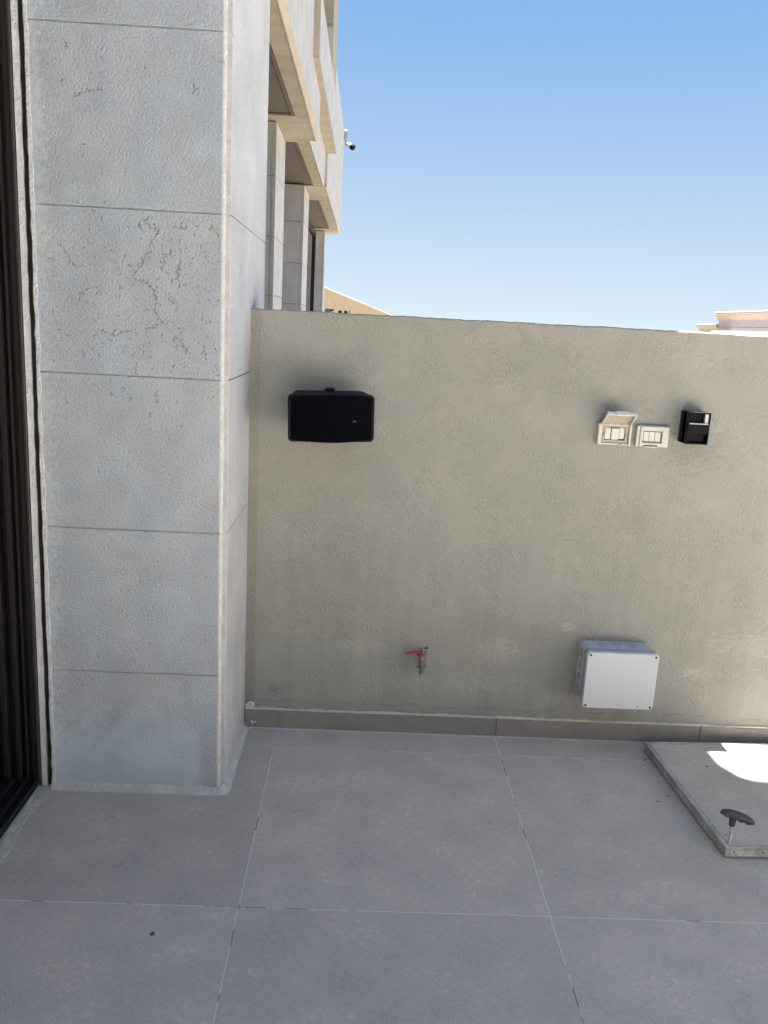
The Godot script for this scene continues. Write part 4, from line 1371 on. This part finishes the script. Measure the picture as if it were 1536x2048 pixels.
# ------------------------------------------------------------------ floor hatch and its lifting key
func build_hatch() -> void:
	var t := thing("floor_hatch", "square tiled access hatch in a metal tray lying raised on the floor", "hatch", Vector3(1.390, 0.0, 0.706))
	t.rotation.y = deg_to_rad(2.9)
	var s := 0.632
	var top := 0.038
	var st := mb()
	bx(st, Vector3(0.014, 0.012, -s + 0.014), Vector3(s - 0.014, top - 0.0015, -0.014), 0.001)
	obj("inset_tile", st, mats.tile3, t)
	# L-shaped steel edges
	for q in [[0, 0], [1, 0], [0, 1], [1, 1]]:
		st = mb()
		var lo := Vector3.ZERO
		var hi := Vector3.ZERO
		if q[0] == 0:
			var x := 0.0 if q[1] == 0 else s - 0.012
			lo = Vector3(x, 0.006, -s); hi = Vector3(x + 0.012, top, 0.0)
		else:
			var z := -0.012 if q[1] == 0 else -s
			lo = Vector3(0.0122, 0.0062, z); hi = Vector3(s - 0.0122, top - 0.0002, z + 0.012)
		bx(st, lo, hi, 0.0014)
		var e := obj("frame_edge", st, mats.steel, t)
		# thin folded lip just under the top
		st = mb()
		if q[0] == 0:
			var xo := -0.0022 if q[1] == 0 else s
			bx(st, Vector3(xo, top - 0.0095, -s), Vector3(xo + 0.0022, top - 0.0012, 0.0), 0.0006)
		else:
			var zo := 0.0 if q[1] == 0 else -s - 0.0022
			bx(st, Vector3(0.0, top - 0.0095, zo), Vector3(s, top - 0.0012, zo + 0.0022), 0.0006)
		obj("edge_lip", st, mats.steel_edge, e)
	st = mb()
	bx(st, Vector3(0.01, 0.0008, -s + 0.01), Vector3(s - 0.01, 0.0115, -0.01))
	obj("underside", st, mats.dark, t)
	# rivets and scratches on the near edge
	for q in [[0.026, 0.024], [0.034, 0.014], [0.115, 0.02], [0.3, 0.02], [0.46, 0.016]]:
		st = mb()
		lathe(st, [Vector2(0.0, 0.0008), Vector2(0.0022, 0.0004), Vector2(0.0026, -0.0004)], Transform3D(Basis(Vector3.RIGHT, PI / 2), Vector3(q[0], q[1], 0.0004)), 10)
		obj("rivet", st, mats.screw, t)
	st = mb()
	lathe(st, [Vector2(0.0, 0.0003), Vector2(0.0026, 0.0004), Vector2(0.003, -0.0006)], Transform3D(Basis(), Vector3(0.030, top - 0.0012, -0.062)), 10)
	obj("screw_hole", st, mats.dark, t)

func build_key() -> void:
	var t := thing("lifting_key", "dark blue grey T shaped lifting handle standing in the hatch corner", "tool", Vector3(1.4085, 0.037, 0.684))
	var st := mb()
	lathe(st, [Vector2(0.0, -0.004), Vector2(0.0048, -0.004), Vector2(0.0048, 0.07), Vector2(0.0, 0.072)], Transform3D(), 14)
	obj("shank", st, mats.steel, t)
	# moulded grip: side outline with finger waves below, pushed through and softened
	var xf := Transform3D(Basis(Vector3.UP, -0.30) * Basis(Vector3.BACK, -0.19), Vector3(0.0, 0.0, 0.0))
	var topc := []
	var botc := []
	var n := 26
	for i in n + 1:
		var u := -1.0 + 2.0 * i / n
		var x := u * 0.048 - 0.005
		var ty := 0.106 - 0.009 * u * u - 0.004 * pow(absf(u), 6.0)
		var by := 0.0785 + 0.0025 * u * u + 0.0022 * cos(absf(u) * 14.5)
		if absf(u) > 0.93: by = lerpf(by, ty - 0.009, 0.35)
		topc.append(Vector2(x, ty)); botc.append(Vector2(x, by))
	var rings := []
	for i in n + 1:
		var mid: Vector2 = (topc[i] + botc[i]) * 0.5
		var hy: float = (topc[i].y - botc[i].y) * 0.5
		var u := -1.0 + 2.0 * i / n
		var wz := 0.0105 * sqrt(maxf(0.12, 1.0 - pow(absf(u), 5.0)))
		var r := []
		for k in 14:
			var a := TAU * k / 14
			var ca := cos(a)
			var sa := sin(a)
			r.append(xf * Vector3(mid.x, mid.y + signf(sa) * pow(absf(sa), 0.75) * hy, signf(ca) * pow(absf(ca), 0.75) * wz))
		rings.append(r)
	st = mb()
	for i in n:
		for k in 14:
			var j := (k + 1) % 14
			var c := (rings[i][k] + rings[i + 1][j]) * 0.5 as Vector3
			var ax := xf * Vector3((topc[i].x + topc[i + 1].x) * 0.5, (topc[i].y + botc[i].y) * 0.5, 0)
			quad(st, rings[i][k], rings[i + 1][k], rings[i + 1][j], rings[i][j], c - ax)
	for e in [0, n]:
		var cc := xf * Vector3(topc[e].x, (topc[e].y + botc[e].y) * 0.5, 0)
		for k in 14:
			tri(st, cc, rings[e][k], rings[e][(k + 1) % 14], xf.basis * Vector3(-1 if e == 0 else 1, 0, 0))
	lathe(st, [Vector2(0.0, 0.058), Vector2(0.0082, 0.0585), Vector2(0.0092, 0.066), Vector2(0.0095, 0.076), Vector2(0.0115, 0.082), Vector2(0.0, 0.09)], Transform3D(), 16)
	obj("grip", st, mats.grip, t)

func build_litter() -> void:
	var st := mb()
	blob(st, Vector3.ZERO, Vector3(0.006, 0.003, 0.005), 0.35)
	var o := obj("dirt_crumb", st, mats.leaf_brown)
	o.position = Vector3(-0.173, 0.003, 1.082)
	tag(o, "dark brown crumb of dirt alone on the floor at the lower left", "debris")
	var curl := func(called: String, label: String, at: Vector3, turn: float, len_: float, m: Material) -> void:
		var s := mb()
		var pr := []
		for i in 6:
			var u := i / 5.0
			var wd := sin(u * PI) * len_ * 0.22 + 0.0006
			var y := 0.0012 + 0.004 * u * u
			var rr := [Vector3((u - 0.5) * len_, y + 0.0018, -wd), Vector3((u - 0.5) * len_, y, 0), Vector3((u - 0.5) * len_, y + 0.002, wd)]
			if pr:
				for k in 2:
					quad(s, pr[k], rr[k], rr[k + 1], pr[k + 1], Vector3.UP)
			pr = rr
		var d := obj(called, s, m)
		d.position = at
		d.rotation.y = turn
		tag(d, label, "debris")
	curl.call("dry_leaf", "small reddish brown leaf scrap beside the back corner of the hatch", Vector3(1.338, 0.001, 0.150), 0.1, 0.012, mats.leaf_brown)
	curl.call("dry_leaf", "tiny dry leaf scrap lying on top of the hatch", Vector3(1.518, 0.0375, 0.247), -0.5, 0.011, mats.leaf_brown)
	var twig := func(label: String, at: Vector3, turn: float, len_: float) -> void:
		var s := mb()
		tube(s, [Vector3(-len_ / 2, 0.001, 0), Vector3(0, 0.0022, 0.001), Vector3(len_ / 2, 0.001, -0.001)], [0.0007, 0.0011, 0.0006], 6)
		var d := obj("twig", s, mats.twig)
		d.position = at
		d.rotation.y = turn
		tag(d, label, "debris")
	twig.call("thin dark twig on the floor left of the hatch edge, farther from it", Vector3(1.295, 0.0005, 0.413), -0.5, 0.016)
	twig.call("short dark twig on the floor close to the hatch's left edge", Vector3(1.340, 0.0005, 0.378), -0.2, 0.012)
	# white paint flecks on the tiles
	st = mb()
	for q in [[1.235, 0.632], [1.245, 0.624], [1.252, 0.618], [1.258, 0.610], [1.275, 0.64], [0.39, 0.085], [0.34, 0.30], [0.62, 0.75]]:
		blob(st, Vector3(q[0], 0.0006, q[1]), Vector3(rng.randf_range(0.003, 0.006), 0.0006, rng.randf_range(0.002, 0.004)), 0.3)
	var f := obj("paint_flecks", st, mats.white_plaster)
	f.set_meta("kind", "stuff")
	tag(f, "flecks of white paint dried on the grey floor tiles", "paint")
	# scraps left on top of the wall
	st = mb()
	for k in 6:
		blob(st, Vector3(rng.randf_range(-0.012, 0.012), 0.004 + rng.randf_range(0, 0.005), rng.randf_range(-0.006, 0.006)), Vector3(0.006, 0.004, 0.006), 0.4)
	o = obj("crumpled_scrap", st, mats.scrap_green)
	o.position = Vector3(0.150, WALL_TOP, -0.07)
	tag(o, "pale green crumpled scrap lying on top of the plastered wall", "debris")
	for q in [[0.186, "left"], [0.205, "middle"], [0.217, "right"]]:
		st = mb()
		if q[1] == "right":
			tube(st, [Vector3(0, 0, 0), Vector3(0.001, 0.006, 0), Vector3(0.0005, 0.012, 0)], [0.0014, 0.0012, 0.001], 6)
		else:
			blob(st, Vector3(0, 0.004, 0), Vector3(0.007, 0.005, 0.006), 0.3)
		o = obj("dark_scrap", st, mats.twig)
		o.position = Vector3(q[0], WALL_TOP, -0.07)
		tag(o, "%s of three dark scraps lying on top of the plastered wall" % q[1], "debris", "dark scraps on the wall top")
